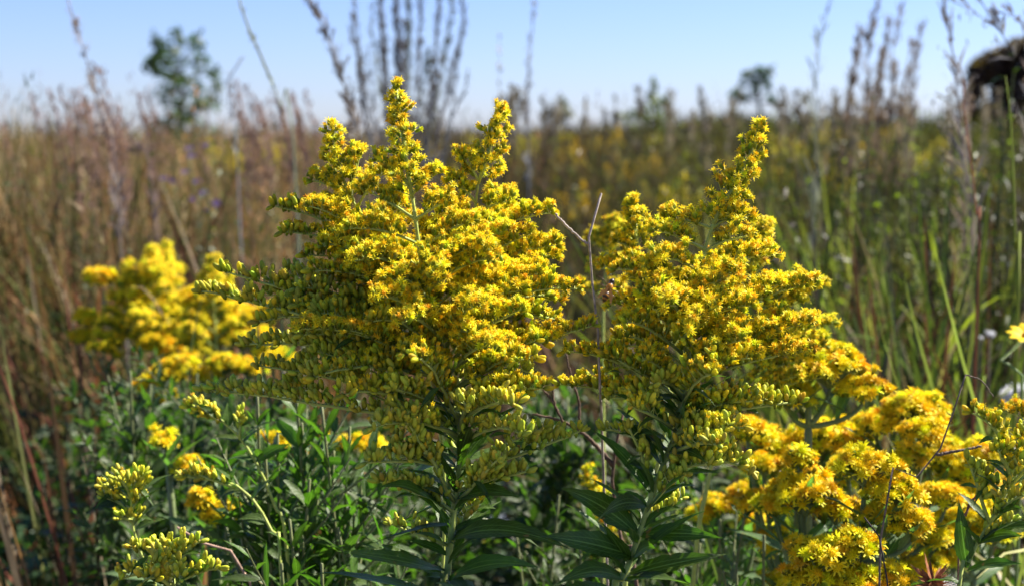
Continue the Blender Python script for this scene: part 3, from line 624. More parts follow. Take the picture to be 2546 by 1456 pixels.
stiff('flat orange yellow goldenrod head glimpsed left of the tallest plant stem', (930, 1300), 1.15, [(915, 1100, 45), (850, 1095, 35), (680, 1090, 35), (740, 1120, 30)], 5500)

# ---------------------------------------------------------------- ground
def ground():
    n = 150
    sx = np.sinh(np.linspace(-6, 6, n)) / np.sinh(6) * 3000; sy = np.sinh(np.linspace(-6, 6, n)) / np.sinh(6) * 3000
    X, Y = np.meshgrid(sx, sy + 2, indexing='ij'); Z = gz(X, np.maximum(Y, 0)); Z = np.maximum(Z, -25)
    V = np.stack([X, Y, Z], -1).reshape(-1, 3); i = np.arange(n - 1)[:, None] * n + np.arange(n - 1)[None]
    F = np.concatenate([np.stack([i, i + n, i + n + 1], -1).reshape(-1, 3), np.stack([i, i + n + 1, i + 1], -1).reshape(-1, 3)])
    g = Geo(); g.add(V, F, (.1, .08, .06))
    m = bpy.data.materials.new('litter_soil'); m.use_nodes = True; nn = m.node_tree.nodes; l = m.node_tree.links
    tc = nn.new('ShaderNodeTexCoord'); a = nn.new('ShaderNodeTexNoise'); a.inputs['Scale'].default_value = 9; a.inputs['Detail'].default_value = 8; a.inputs['Roughness'].default_value = .7
    l.new(tc.outputs['Object'], a.inputs['Vector']); cr = nn.new('ShaderNodeValToRGB'); l.new(a.outputs['Fac'], cr.inputs[0])
    e = cr.color_ramp.elements; e[0].position = .35; e[0].color = (.03, .028, .018, 1); e[1].position = .7; e[1].color = (.30, .24, .19, 1)
    x = e.new(.5); x.color = (.11, .09, .055, 1)
    l.new(cr.outputs[0], nn['Principled BSDF'].inputs['Base Color']); nn['Principled BSDF'].inputs['Roughness'].default_value = .9
    bp = nn.new('ShaderNodeBump'); bp.inputs['Distance'].default_value = .03; l.new(a.outputs['Fac'], bp.inputs['Height']); l.new(bp.outputs[0], nn['Principled BSDF'].inputs['Normal'])
    tag(g.build('ground', m), kind='structure')
ground()

# ---------------------------------------------------------------- meadow, one mass nobody could count
def blades(g, x, y, h, w_, lean, col0, col1, rng, z=None):
    n = len(x); z = gz(x, y) if z is None else z; a = rng.random(n) * 6.28; s = np.stack([np.cos(a), np.sin(a), np.zeros(n)], 1)
    ts = [0, .4, .72, 1.]; ws = [.8, 1, .7, 0]; V = []; Cc = []
    b = np.stack([x, y, z], 1)
    for t, q in zip(ts, ws):
        c = b + lean * (h * t * t)[:, None]; c[:, 2] += h * t * (1 - .18 * t * np.linalg.norm(lean, axis=1))
        cc = col0 * (1 - t) + col1 * t
        if q == 0: V.append(c); Cc.append(cc)
        else: V += [c - s * (w_ * q / 2)[:, None], c + s * (w_ * q / 2)[:, None]]; Cc += [cc, cc]
    V = np.stack(V, 1); Cc = np.stack(Cc, 1); k = np.arange(n)[:, None, None] * 7
    F = np.array([[0, 1, 3], [0, 3, 2], [2, 3, 5], [2, 5, 4], [4, 5, 6]])[None] + k
    g.add(V.reshape(-1, 3), F.reshape(-1, 3), Cc.reshape(-1, 3))
PAL_L = np.array([[.27, .14, .08], [.32, .19, .11], [.16, .09, .06], [.32, .25, .14], [.13, .15, .045], [.06, .08, .025], [.38, .31, .22]])
PAL_R = np.array([[.08, .105, .016], [.04, .06, .014], [.20, .23, .03], [.02, .026, .012], [.06, .035, .022], [.10, .085, .045], [.018, .028, .012]])  # backlit shade put into mostly very dark blade colours, with a few bright accents
PAL_M = np.array([[.11, .065, .052], [.065, .045, .036], [.16, .105, .075], [.05, .055, .02], [.09, .085, .028], [.025, .03, .015], [.17, .14, .10]])
def pal(x, y, rng):
    a = x / y; r = np.clip((a - .02) / .16, 0, 1); l_ = np.clip((-.02 - a) / .1, 0, 1); q = rng.random(len(x)); k = rng.integers(0, 7, len(x))
    c = PAL_M[k].copy(); mr = q < r; ml = q < l_; c[mr] = PAL_R[k[mr]]; c[ml] = PAL_L[k[ml]]
    return c * np.array([.78, .76, .62]) * (.5 + .7 * rng.random((len(x), 1))) * np.where(rng.random((len(x), 1)) < .06, 1.9, 1.)
def patch(x, y): return .5 + .5 * np.sin(x * 1.9 + 1.3 * np.sin(y * .8)) * np.cos(y * 1.1 + np.sin(x * 1.3))
def T_plume(rng, n=26, w_=.012, L=.3):
    """feathery seed head, base at 0, L long"""
    V = []; F = []; Cc = []
    for i in range(n):
        t = rng.random(); a = rng.random() * 6.28; r = w_ * (1 - .6 * t) * rng.random(); p = np.array([math.cos(a) * r, math.sin(a) * r, t * L]); d = nrm(np.array([math.cos(a) * .5, math.sin(a) * .5, 1.])) * (.008 + .012 * rng.random()); s = nrm(np.cross(d, rng.normal(size=3))) * .0013
        k = len(V); V += [p - s, p + s, p + d]; F.append([k, k + 1, k + 2]); Cc += [np.ones(3) * (.8 + .4 * rng.random())] * 3
    k = len(V); V += [[-.0008, 0, -.02], [.0008, 0, -.02], [0, 0, L]]; F.append([k, k + 1, k + 2]); Cc += [np.ones(3)] * 3
    return np.array(V), np.array(F), np.array(Cc)
def T_forb(rng, H=1., n=46, ll=.05, lw=.011):
    V = []; F = []; Cc = []
    V += [[-.002, 0, 0], [.002, 0, 0], [0, 0, H]]; F.append([0, 1, 2]); Cc += [np.array([.9, .9, .8])] * 3
    for i in range(n):
        t = .1 + .9 * (i + rng.random()) / n; a = i * 2.4 + rng.normal() * .3; d = np.array([math.cos(a), math.sin(a), .5 * rng.normal() + .25]); d = nrm(d); s = nrm(np.cross(d, UP) + rng.normal(size=3) * .5)
        L = ll * (.6 + .6 * rng.random()) * (1.15 - .5 * t); p = np.array([0, 0, t * H]); m = p + d * L * .5; e = p + d * L - UP * L * .25; k = len(V)
        V += [p, m - s * lw / 2, m + s * lw / 2, e]; F += [[k, k + 1, k + 2], [k + 1, k + 3, k + 2]]; Cc += [np.ones(3) * (.7 + .6 * rng.random())] * 4
    return np.array(V), np.array(F), np.array(Cc)
def T_tuft(rng, n=60, R=.04, H=.12):
    """yellow flower top seen from far"""
    V = []; F = []; Cc = []
    for i in range(n):
        t = rng.random(); a = rng.random() * 6.28; r = R * (1 - t) * math.sqrt(rng.random()); p = np.array([math.cos(a) * r, math.sin(a) * r, t * H]); q = rng.normal(size=(3, 3)) * .006; k = len(V)
        V += list(p + q); F.append([k, k + 1, k + 2]); Cc += [np.ones(3) * (.8 + .4 * rng.random())] * 3
    return np.array(V), np.array(F), np.array(Cc)
def meadow(name, n, ymin, ymax, amin, amax, seed, hfun, plume=.12, forb=.06):
    rng = R_(seed); y = np.exp(rng.uniform(math.log(ymin), math.log(ymax), n)); a = rng.uniform(amin, amax, n); x = a * y
    kp = rng.random(n) < .35 + .65 * patch(x * 2.2, y * 1.7); x, y, a = x[kp], y[kp], a[kp]; n = len(x)
    h = hfun(x, y, rng); w_ = .0022 + .004 * rng.random(n) + .0007 * y; lean = rng.normal(size=(n, 3)) * np.array([.28, .28, 0]) + np.array([-.10, 0, 0])
    c = pal(x, y, rng); c0 = c * np.array([.6, .75, .6]); pt = patch(x * 3.1 + 5, y * 1.3); h = h * (.78 + .34 * pt); c = c * (.55 + .8 * patch(x * 2.3 + 9, y * 2.1 + 3))[:, None] ; w_ = w_ * np.where(rng.random(n) < .2, 2.2, 1.)
    g = Geo(); blades(g, x, y, h, w_, lean, c0, c, rng)
    m = rng.random(n) < plume; xp, yp, hp, cp_ = x[m], y[m], h[m], c[m]; k = len(xp)
    top = np.stack([xp, yp, gz(xp, yp)], 1) + lean[m] * hp[:, None]; top[:, 2] += hp * .62
    TP = [T_plume(rng) for _ in range(4)]; ax = nrm(np.stack([lean[m][:, 0], lean[m][:, 1], np.ones(k)], 1)); R = basis(ax, rng.random(k) * 6.28); v = rng.integers(0, 4, k)
    for i in range(4): q = v == i; inst(g, TP[i], top[q], R[q], .8 + .6 * rng.random(q.sum()), np.clip(cp_[q] * 1.25, 0, 1))
    m = rng.random(n) < forb; TFo = [T_forb(rng) for _ in range(4)]; xp, yp = x[m], y[m]; k = len(xp); v = rng.integers(0, 4, k)
    R = basis(nrm(rng.normal(size=(k, 3)) * .12 + UP), rng.random(k) * 6.28); hf = h[m] * (.55 + .35 * rng.random(k)); tn = np.array([.035, .06, .02]) * (.5 + 1.1 * rng.random((k, 1))) * (1 + rng.normal(size=(k, 3)) * .1)
    for i in range(4): q = v == i; inst(g, TFo[i], np.stack([xp[q], yp[q], gz(xp[q], yp[q])], 1), R[q], hf[q], tn[q])
    return tag(g.build(name, M_grass), kind='stuff')
def h_left(x, y, rng): return (.74 + .22 * rng.random(len(x))) + .10 * np.clip((y - 2.2) / 2, 0, 1) * (.2 + rng.random(len(x)) ** 2)
def h_mid(x, y, rng): return .70 + .20 * rng.random(len(x)) + .12 * rng.random(len(x)) * np.clip((y - 3) / 4, 0, 1)
def h_right(x, y, rng): return .66 + .24 * rng.random(len(x)) + .16 * rng.random(len(x)) * np.clip((y - 2) / 4, 0, 1)
meadow('reddish_meadow_grass', 22000, 2.3, 45, -.62, -.03, 6000, h_left, .26, .05)
meadow('brown_meadow_grass', 14000, 3.0, 45, -.05, .16, 6100, h_mid, .16, .10)
meadow('green_meadow_grass', 24000, 2.0, 50, .12, .62, 6200, h_right, .08, .14)
meadow('outer_meadow_grass', 9000, 1.6, 30, -1.5, -.6, 6210, h_left, .1, .05)
meadow('outer_green_grass', 9000, 1.6, 30, .6, 1.5, 6220, h_right, .06, .1)
def low_cover():
    """short leafy undergrowth and litter between the tall plants"""
    rng = R_(6300); g = Geo(); n = 9000; y = np.exp(rng.uniform(math.log(1.9), math.log(9), n)); x = rng.uniform(-.6, .6, n) * y
    h = .12 + .35 * rng.random(n) ** 1.5; c = np.where(rng.random((n, 1)) < .55, np.array([[.028, .055, .018]]), np.array([[.15, .11, .08]])) * (.6 + .8 * rng.random((n, 1)))
    blades(g, x, y, h, .003 + .005 * rng.random(n), rng.normal(size=(n, 3)) * np.array([.7, .7, 0]), c * .6, c, rng)
    n = 1500; y = np.exp(rng.uniform(math.log(1.3), math.log(6), n)); x = rng.uniform(-.5, .5, n) * y; TT = [T_forb(rng, 1., 40, .13, .03) for _ in range(5)]; v = rng.integers(0, 5, n)
    R = basis(nrm(rng.normal(size=(n, 3)) * .15 + UP), rng.random(n) * 6.28); tn = np.array([.028, .06, .022]) * (.5 + 1. * rng.random((n, 1)))
    for i in range(5): q = v == i; inst(g, TT[i], np.stack([x[q], y[q], gz(x[q], y[q])], 1), R[q], .28 + .25 * rng.random(q.sum()), tn[q])
    tag(g.build('leafy_ground_cover', M_fol), kind='stuff')
    g = Geo(); n = 14000; y = np.exp(rng.uniform(math.log(.9), math.log(9), n)); x = rng.uniform(-.6, .6, n) * y; a = rng.random(n) * 6.28; L = .02 + .06 * rng.random(n); d = np.stack([np.cos(a), np.sin(a), rng.normal(size=n) * .25], 1); s = np.stack([-np.sin(a), np.cos(a), rng.normal(size=n) * .4], 1) * (.004 + .006 * rng.random((n, 1)))
    p = np.stack([x, y, gz(x, y) + .01 + .04 * rng.random(n)], 1); V = np.stack([p - d * L[:, None] / 2, p - s, p + s, p + d * L[:, None] / 2], 1); F = np.array([[0, 1, 2], [1, 3, 2]])[None] + np.arange(n)[:, None, None] * 4
    c = np.array([[.28, .22, .19], [.18, .14, .10], [.42, .38, .36], [.12, .09, .07]])[rng.integers(0, 4, n)] * (.7 + .5 * rng.random((n, 1)))
    g.add(V.reshape(-1, 3), F.reshape(-1, 3), np.repeat(c, 4, 0)); tag(g.build('leaf_litter', M_grass), kind='stuff')
low_cover()

# ---------------------------------------------------------------- leafy plants around the goldenrods
def leafy(label, tip, d, H, seed, n=46, ll=.045, lw=.011, shoots=3, col=(.040, .078, .010), group=None, parts=True):
    rng = R_(seed); t_ = P(*tip, d); root = np.array([t_[0] + rng.normal() * .04, t_[1] + rng.normal() * .04, 0]); root[2] = float(gz(root[0], root[1]))
    o = thing('leafy_plant', label, 'leafy plant', root, group)
    path = smooth_path([root, root * .5 + t_ * .5 + rng.normal(size=3) * .012, t_], 40)
    def shoot(path, n, t0, ll, lw, r):
        st = Geo(); tube(st, path, [r, r * .4], 6, (.14, .16, .06)); st = st.build('stem', M_stem, o); f = Geo()
        T = nrm(np.gradient(path, axis=0))
        for i in range(n):
            t = t0 + (1 - t0) * (i + rng.random() * .6) / n; k = min(int(t * (len(path) - 1)), len(path) - 1); p = path[k]; a = i * 2.4 + rng.normal() * .3
            x = nrm(np.cross(T[k], [0, 1, .1])); y_ = np.cross(T[k], x); dr = nrm((x * math.cos(a) + y_ * math.sin(a)) + T[k] * (.25 + .9 * t) + rng.normal(size=3) * .15)
            L = ll * (1.15 - .75 * t ** 2) * (.75 + .5 * rng.random()); e = p + dr * L - UP * L * .18 * rng.random()
            gg = Geo() if parts else f
            leaf_geo(gg, p, e, .1 + .15 * rng.random(), lw * (.6 + .5 * rng.random()) * (1.1 - .5 * t), seed * 7 + i, rng.normal() * .5, .3, np.array(col) * (.7 + .6 * rng.random()) * np.array([1, 1 + .1 * rng.normal(), 1]), 8, 3, .05)
            if parts: gg.build('leaf', M_leaf, o)
        if not parts: f.build('foliage', M_leaf, st)
    shoot(path, n, 1 - min(.95, .33 / H), ll, lw, .0022)
    for s in range(shoots):
        k = int(40 * (.98 - .28 * rng.random() * (.4 / H if H > .4 else 1))) - 2; k = max(20, min(k, 37)); a = rng.random() * 6.28; p0 = path[k]; e = p0 + np.array([math.cos(a) * .05, math.sin(a) * .05, .04 + .03 * rng.random()])
        shoot(bez(p0, (p0 + e) / 2 - UP * .008, e, 12), n // 4, .15, ll * .55, lw * .7, .001)
    return o
LP = [(640, 985, .90), (735, 960, .93), (800, 1010, .92), (690, 1075, .92), (830, 1120, .94), (770, 1190, .90), (900, 1190, .98), (640, 1200, .95), (720, 1290, .88), (840, 1310, .90), (600, 1330, .93), (930, 1360, .95), (700, 1400, .86), (560, 1100, 1.0), (800, 1400, .85), (960, 1230, 1.02), (660, 1130, .90), (750, 1050, .95), (870, 1060, .93), (780, 1260, .93), (880, 1270, .95), (650, 1260, .92)]
LW = ['tip under the lowest bud branches', 'dense dark tip left of the flower mass', 'dark tip touching the tallest goldenrod', 'narrow leaves at the middle of the clump', 'broad shining leaf near its tip', 'leaves folded upward in the clump',
      'pale lit leaves left of the tall stem', 'small lime shoots at its tip', 'grey green leaves low in the clump', 'long leaf pointing right', 'sparse top near the bud shoot', 'leaves behind the lowest long leaf', 'short and shaded, by the bottom edge', 'top among soft yellow heads', 'leaf rosette at the bottom edge', 'soft top behind the tall stem', 'second row tip low under the bud branches', 'thin tip amid the crowded leaves', 'tip right up against the hanging buds', 'leaning top in the heart of the clump', 'right hand tip with lit upper leaves', 'left hand tip beside the bud shoot']
for i, ((u, v, d), w_) in enumerate(zip(LP, LW)):
    leafy('dark green leafy plant left of centre, ' + w_, (u, v), d, P(u, v, d)[2], 7000 + i * 13, 44, .042 + .012 * (i % 3), .010 + .003 * (i % 2), 3)
rng = R_(7700)
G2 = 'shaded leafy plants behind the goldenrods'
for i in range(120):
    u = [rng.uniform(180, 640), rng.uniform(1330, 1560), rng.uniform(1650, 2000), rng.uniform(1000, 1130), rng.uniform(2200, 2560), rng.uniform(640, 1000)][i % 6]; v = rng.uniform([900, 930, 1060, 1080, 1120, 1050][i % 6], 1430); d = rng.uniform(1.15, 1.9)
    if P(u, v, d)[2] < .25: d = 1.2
    o = leafy('shaded leafy plant out of focus behind the goldenrods', (u, v), d, P(u, v, d)[2], 17800 + i * 7, 66, .06, .016, 3, (.026, .046, .009), G2, parts=False)  # shade put into the leaf colour, a darker green than the near plants

# ---------------------------------------------------------------- dead twigs
TW = (.30, .25, .21)
def twig(label, paths, d, col=TW, name='dead_twig', root=True):
    a = P(*paths[0][0][0][:2], d)
    P0 = [[P(q[0], q[1], d + (q[2] if len(q) > 2 else 0)) for q in p] for p, r in paths]
    base = P0[0][0]
    rt = np.array([base[0] + .02, base[1] + .05, float(gz(base[0], base[1])) - .01])
    o = thing(name, label, 'twig', rt)
    P0[0] = [rt, (rt + base) / 2 + np.array([.006, 0, 0])] + P0[0]
    for k, (pp, (p, r)) in enumerate(zip(P0, paths)):
        g = Geo(); path = smooth_path(pp, 40); rg = R_(k + 5); path = path + rg.normal(size=path.shape) * .00018; tube(g, path, r, 7, col, np.array(col) * 1.15)
        g.build('main_stem' if k == 0 else 'side_twig', M_twig, o)
    return o
twig('thin grey dead twig forked like a Y, standing between the two tall goldenrods',
     [([(1500, 1150, .03), (1492, 1000), (1487, 880), (1482, 780), (1470, 690), (1464, 610), (1468, 560), (1478, 520), (1494, 482)], [.0012, .00085, .0006]),
      ([(1464, 608), (1445, 596), (1415, 568), (1382, 532)], [.0007, .00055])], .755)
twig('dark brown dead shrub stem with crooked side twigs, low between the two tall goldenrods',
     [([(1590, 1500), (1545, 1350), (1525, 1230), (1522, 1150), (1540, 1080), (1548, 1030)], [.0042, .0022, .0008]),
      ([(1524, 1155), (1480, 1105), (1430, 1062), (1380, 1040), (1325, 1028)], [.0015, .0006]),
      ([(1440, 1065), (1440, 1000), (1425, 950), (1412, 900), (1408, 880)], [.0009, .0005]),
      ([(1398, 1045), (1378, 1000), (1374, 945)], [.0008, .0005]), ([(1388, 1022), (1365, 985), (1330, 945)], [.0008, .0005])], .88, (.10, .065, .045))
twig('crooked dark dead twig rising through the yellow heads at the right',
     [([(2190, 1320), (2270, 1195), (2325, 1135), (2355, 1070), (2378, 1000), (2400, 930)], [.0013, .001, .0004]), ([(2330, 1130), (2370, 1122), (2440, 1108)], [.0009, .0006]), ([(2400, 930), (2440, 945), (2470, 985)], [.0004, .0003])], .80, (.13, .10, .08))
twig('short thin black twig leaning across the lowest stiff goldenrod heads', [([(2205, 1425), (2180, 1350), (2160, 1310), (2148, 1285)], [.0007, .0004])], .765, (.05, .04, .04))
twig('curved reddish dead twig beside the stem of the budding right hand plant', [([(2380, 1440), (2400, 1280), (2440, 1215), (2480, 1160)], [.0008, .0004]), ([(2400, 1280), (2420, 1240), (2475, 1180)], [.0007, .0004])], .80, (.16, .08, .06))
twig('pinkish bare twig lying slanted behind the left leafy clump', [([(620, 1440), (560, 1380), (500, 1345), (440, 1310)], [.0012, .0007])], .88, (.33, .22, .17))

# ---------------------------------------------------------------- tall dry stalks against the sky
def stalk(label, pts, d, r, col, plume=(), seed=0, group=None, name='grass_stalk', lv=()):
    """pts from the top down; plume = (fraction of the stalk, width, count)"""
    S = [P(u, v, d) for u, v in pts][::-1]; root = np.array([S[0][0] - (S[1][0] - S[0][0]) * 1.5, S[0][1] + .02, float(gz(S[0][0], S[0][1])) - .01])
    path = smooth_path([root] + S, 44); rng = R_(seed)
    o = thing(name, label, 'grass stalk', root, group)
    g = Geo(); tube(g, path, [r, r * .85, r * .6, r * .12], 5, np.array(col) * .9, col); g.build('stem', M_grass, o)
    if plume:
        fr, pw, n = plume; g = Geo(); k0 = int(44 * (1 - fr)); T = nrm(np.gradient(path, axis=0)); tube(g, path[k0:], [r * .5, r * .4], 4, np.array(col))
        for i in range(n):
            kf = min(42.99, k0 + (43 - k0) * rng.random() ** .9); k = int(kf); t = (kf - k0) / (43 - k0 + 1); a = rng.random() * 6.28
            dr = nrm(T[k] * 1.5 + np.array([math.cos(a), math.sin(a), 0]) * .7); Lb = pw * (1.2 - .7 * t) * (.4 + .8 * rng.random()); p = path[k] + (path[k + 1] - path[k]) * (kf - k); e = p + dr * Lb
            s = nrm(np.cross(dr, rng.normal(size=3))) * (.0011 + .0008 * rng.random()) * max(1, d / 2.5)
            q = (p + e) / 2 + UP * Lb * .1; nn = 4; cc = np.array(col) * (.8 + .5 * rng.random())
            g.add([p, q - s, q + s, e], [[0, 1, 2], [1, 3, 2]], cc)
            for j in range(3):
                b = q + (e - q) * rng.random() + rng.normal(size=3) * .002; s2 = rng.normal(size=(3, 3)) * .0019 * max(1, d / 2.5) * np.array([.6, .6, 1.6]); g.add(b + s2, [[0, 1, 2]], cc * 1.1)
        g.build('seed_head', M_grass, o)
    for i, (f, L, az, dr) in enumerate(lv):
        g = Geo(); p = path[int(f * 43)]; e = p + np.array([math.cos(az), math.sin(az) * .5, .25]) * L; q = (p + e) / 2 + UP * L * .35; e = e - UP * L * dr
        pts_ = bez(p, q, e, 9); s = nrm(np.cross(nrm(np.gradient(pts_, axis=0)), UP) + rng.normal(size=3) * .3); ww = np.sin(np.linspace(.25, 3.14, 9))[:, None] * .0045
        V = np.stack([pts_ - s * ww, pts_ + s * ww], 1).reshape(-1, 3); F = []
        for j in range(8): a = 2 * j; F += [[a, a + 1, a + 3], [a, a + 3, a + 2]]
        g.add(V, F, np.array(col) * np.array([.9, 1.1, .8])); g.build('blade', M_grass, o)
    return o
GRY = (.13, .105, .09); TAN = (.30, .24, .17); RED = (.30, .15, .10); GG = (.20, .24, .10)
stalk('tall pale grass stalk leaning left, its head leaving the frame at top left', [(160, -20), (175, 20), (195, 80), (220, 170), (245, 260), (262, 340), (290, 460)], 2.0, .0022, (.25, .21, .20), (.35, .03, 90), 8000)
stalk('thin brown grass stalk leaning left beside the tall one at top left', [(245, 175), (262, 220), (290, 270), (322, 330), (350, 400), (380, 480)], 2.2, .002, (.22, .16, .15), (.35, .03, 80), 8001)
stalk('straight green grey grass stem leaning left, right of the left hand tree', [(590, -20), (610, 50), (640, 120), (670, 190), (700, 270), (730, 370)], 1.9, .0034, (.25, .28, .20), (.12, .015, 14), 8002)
stalk('faint bent grass stalk curving right, between tree and green stem', [(607, 140), (585, 170), (567, 210), (575, 300), (590, 400)], 2.4, .0025, (.30, .32, .38), (.2, .02, 20), 8003)
stalk('dark feathery stalk leaning left, crossing the sky left of the tallest goldenrod', [(755, -20), (790, 40), (820, 110), (845, 180), (865, 250), (880, 330), (900, 450)], 2.0, .0028, GRY, (.32, .035, 170), 8004)
TD = [(925, 15, 40, 'leftmost thin one of the bunch'), (948, -30, 120, 'thick dark one above the tallest goldenrod'), (985, -30, 200, 'darkest straight one above the tallest goldenrod'), (1015, -30, 130, 'dark one with a rusty clump of seeds'), (1045, -20, 90, 'grey one near the middle of the bunch'), (1090, -30, 70, 'thin green one right of the middle'), (1120, -30, 90, 'grey one leaning right'), (1150, 0, 90, 'rightmost green one, curving outward'), (880, 40, 50, 'faint one left of the bunch'), (1065, 120, 60, 'short pale one in the bunch'), (1000, 60, 80, 'bushy low one in the bunch')]
for i, (u, v, n, w_) in enumerate(TD):
    b = 1010 + (u - 1010) * .45
    stalk('tall weathered seed stalk against the sky, ' + w_, [(u, v), (u - (1010 - u) * .02, v + 70), ((u * .75 + b * .25), 150), ((u * .45 + b * .55), 260), (b, 380), (b + 4, 520)], 3.3 + .2 * (i % 4), 0.0022 if n > 100 else .0018, (.09, .075, .07) if i % 3 else (.10, .10, .06), (.34, .034, int(n * 1.5)), 8020 + i)
rng = R_(8015)
for i in range(16):
    u = rng.uniform(870, 1170); v = rng.uniform(-20, 180); b = 1010 + (u - 1010) * .6
    stalk('one of the thin upright stalks woven through the weathered bunch', [(u, v), (u * .8 + b * .2, v + 70), (u * .5 + b * .5, 270), (b, 400), (b, 520)], rng.uniform(2.2, 3), .0018, np.array([.10, .10, .11]) * rng.uniform(.7, 1.5), (.32, .016, 60), 8300 + i, 'thin stalks woven through the bunch')
stalk('single faint seed stalk alone in the sky right of the tallest goldenrod group', [(1330, 0), (1325, 60), (1318, 120), (1314, 190), (1312, 280), (1315, 400)], 3.0, .002, (.24, .25, .30), (.35, .025, 60), 8040)
stalk('very faint thin grass stalk alone in the middle of the sky', [(1240, 80), (1242, 150), (1243, 250), (1240, 400)], 3.6, .0012, (.40, .40, .42), (.3, .02, 25), 8041)
stalk('faint seed stalk with open branches above the skyline right of the second goldenrod tip', [(2060, 10), (2045, 70), (2032, 140), (2026, 220), (2025, 300), (2030, 420)], 2.6, .0022, (.18, .20, .17), (.45, .06, 80), 8042)
RT = [(2180, 0, 120, 'tallest feathery one'), (2140, 80, 110, 'leftmost feathery one'), (2210, 60, 120, 'dense grey one in the middle'), (2240, 10, 70, 'one with dark knots of seed'), (2290, 60, 110, 'narrow brown one at the right of the cluster'), (2130, 150, 60, 'short pale one at the left foot'), (2265, 110, 60, 'short one filling the gap'), (2195, 130, 110, 'low bushy one'), (2230, 170, 70, 'low tangled one')]
for i, (u, v, n, w_) in enumerate(RT):
    stalk('grey brown seed stalk cluster upper right, ' + w_, [(u, v), (u - 10, v + 60), (u - 22, v + 130), (u - 28, 300), (u - 30, 420)], 3.0 + .25 * (i % 3), .0020, (.17, .125, .09), (.30, .045, n), 8060 + i)
stalk('tall dark grass stalk leaning left near the upper right corner', [(2340, -20), (2355, 50), (2365, 110), (2378, 200), (2385, 300), (2400, 450), (2415, 620)], 1.7, .0022, (.16, .14, .14), (.3, .05, 60), 8080)
stalk('thin grass stem slanting down right at the upper right corner', [(2430, -10), (2455, 30), (2480, 65), (2500, 100), (2530, 170), (2560, 260)], 1.5, .0016, (.16, .15, .15), (.25, .04, 40), 8081)
stalk('arching seed head touching the top edge at the upper right', [(2365, 2), (2400, 18), (2440, 40), (2490, 90), (2560, 160)], 1.55, .0012, (.16, .12, .10), (.3, .03, 40), 8082)
stalk('thin grass stalk with spreading seeds left of the dark crowned tree', [(2385, 150), (2392, 190), (2398, 250), (2402, 330), (2405, 480)], 1.9, .0018, (.22, .17, .15), (.4, .05, 60), 8083)
stalk('dark red grass stem with one upright green blade, near the right edge', [(2398, 200), (2396, 260), (2404, 330), (2416, 420), (2428, 540), (2430, 760)], 1.25, .0028, (.24, .10, .06), (), 8084)
stalk('dark stem with a bright yellow green blade in front of the dark crowned tree', [(2500, 190), (2508, 250), (2515, 330), (2520, 450), (2524, 620), (2530, 800)], 1.25, .0034, (.22, .27, .05), (), 8085)
rng = R_(8100)
for i in range(60):   # seed heads standing above the skyline on the left
    u = rng.uniform(-20, 760); v = rng.uniform(215, 330) + (40 if 400 < u < 560 else 0); d = rng.uniform(2.2, 5.5)
    if 370 < u < 570 and i % 3: continue
    if 370 < u < 570: v += 50
    stalk('one of the fine reddish grass stalks along the left skyline', [(u, v), (u + 12, v + 40), (u + 28, v + 100), (u + 40, v + 200), (u + 50, v + 330)], d, .0018, np.array([.26, .17, .14]) * rng.uniform(.5, 1.1), (.25, .03, 60), 9950 + i, 'fine grass stalks on the left skyline')
for i in range(50):
    u = rng.uniform(1150, 2560); v = rng.uniform(215, 285) ; d = rng.uniform(3, 6)
    stalk('one of the thin faint grass stalks along the right skyline', [(u, v), (u + rng.normal() * 6, v + 50), (u + rng.normal() * 8, v + 150)], d, .0016, np.array([.22, .19, .14]) * rng.uniform(.4, 1.), (.2, .04, 50), 10200 + i, 'thin grass stalks on the right skyline')

# ---------------------------------------------------------------- nearer grass tufts, left and right of the goldenrods
def tuft(label, u, v, d, H, n, col, seed, spread=.03, lean=(0, 0), arch=.5, w_=.0035, group=None, vary=.3):
    """grass clump whose top reaches pixel (u, v) at depth d"""
    rng = R_(seed); t_ = P(u, v, d); H = t_[2]; root = np.array([t_[0] - lean[0] * H, t_[1] - lean[1] * H, 0]); root[2] = float(gz(root[0], root[1])); H = t_[2] - root[2]
    o = thing('grass_tuft', label, 'grass tuft', root, group)
    g = Geo()
    for i in range(n):
        h = H * (1 - vary * rng.random()) if i else H; a = rng.random() * 6.28; b = root + np.array([math.cos(a), math.sin(a), 0]) * spread * rng.random()
        le = np.array([lean[0], lean[1], 0]) + rng.normal(size=3) * np.array([.13, .13, 0]); tip = b + le * h + UP * h; droop = arch * rng.random() * h * .35; dirx = nrm(le + 1e-6)
        e = tip + dirx * droop * 1.1 - UP * droop * .9; q = tip - UP * h * .12 + dirx * droop * .15
        pts_ = bez(b, q, e, 12); s = nrm(np.array([math.cos(a * 3), math.sin(a * 3), rng.normal() * .3])); ww = (w_ * (.6 + .7 * rng.random()) * np.interp(np.linspace(0, 1, 12), [0, .3, .75, 1], [.7, 1, .7, .05]))[:, None] / 2
        V = np.stack([pts_ - s * ww, pts_ + s * ww], 1).reshape(-1, 3); F = []
        for j in range(11): k = 2 * j; F += [[k, k + 1, k + 3], [k, k + 3, k + 2]]
        c = np.array(col[rng.integers(0, len(col))]) * rng.uniform(.7, 1.3); g.add(V, F, np.clip(c, 0, 1))
    g.build('blade_clump', M_grass, o)
    return o
CR = [(.23, .10, .045), (.22, .13, .06), (.09, .10, .03), (.04, .06, .02), (.24, .19, .13), (.15, .055, .035), (.04, .03, .02)]
CRG = [(.08, .10, .025), (.05, .07, .018), (.16, .14, .06), (.03, .045, .014), (.18, .10, .05)]
CG = [(.10, .16, .022), (.05, .08, .015), (.17, .22, .03), (.025, .04, .012), (.18, .15, .09), (.07, .035, .02), (.02, .03, .012)]
CP = [(.55, .50, .40), (.42, .39, .27), (.28, .30, .12)]
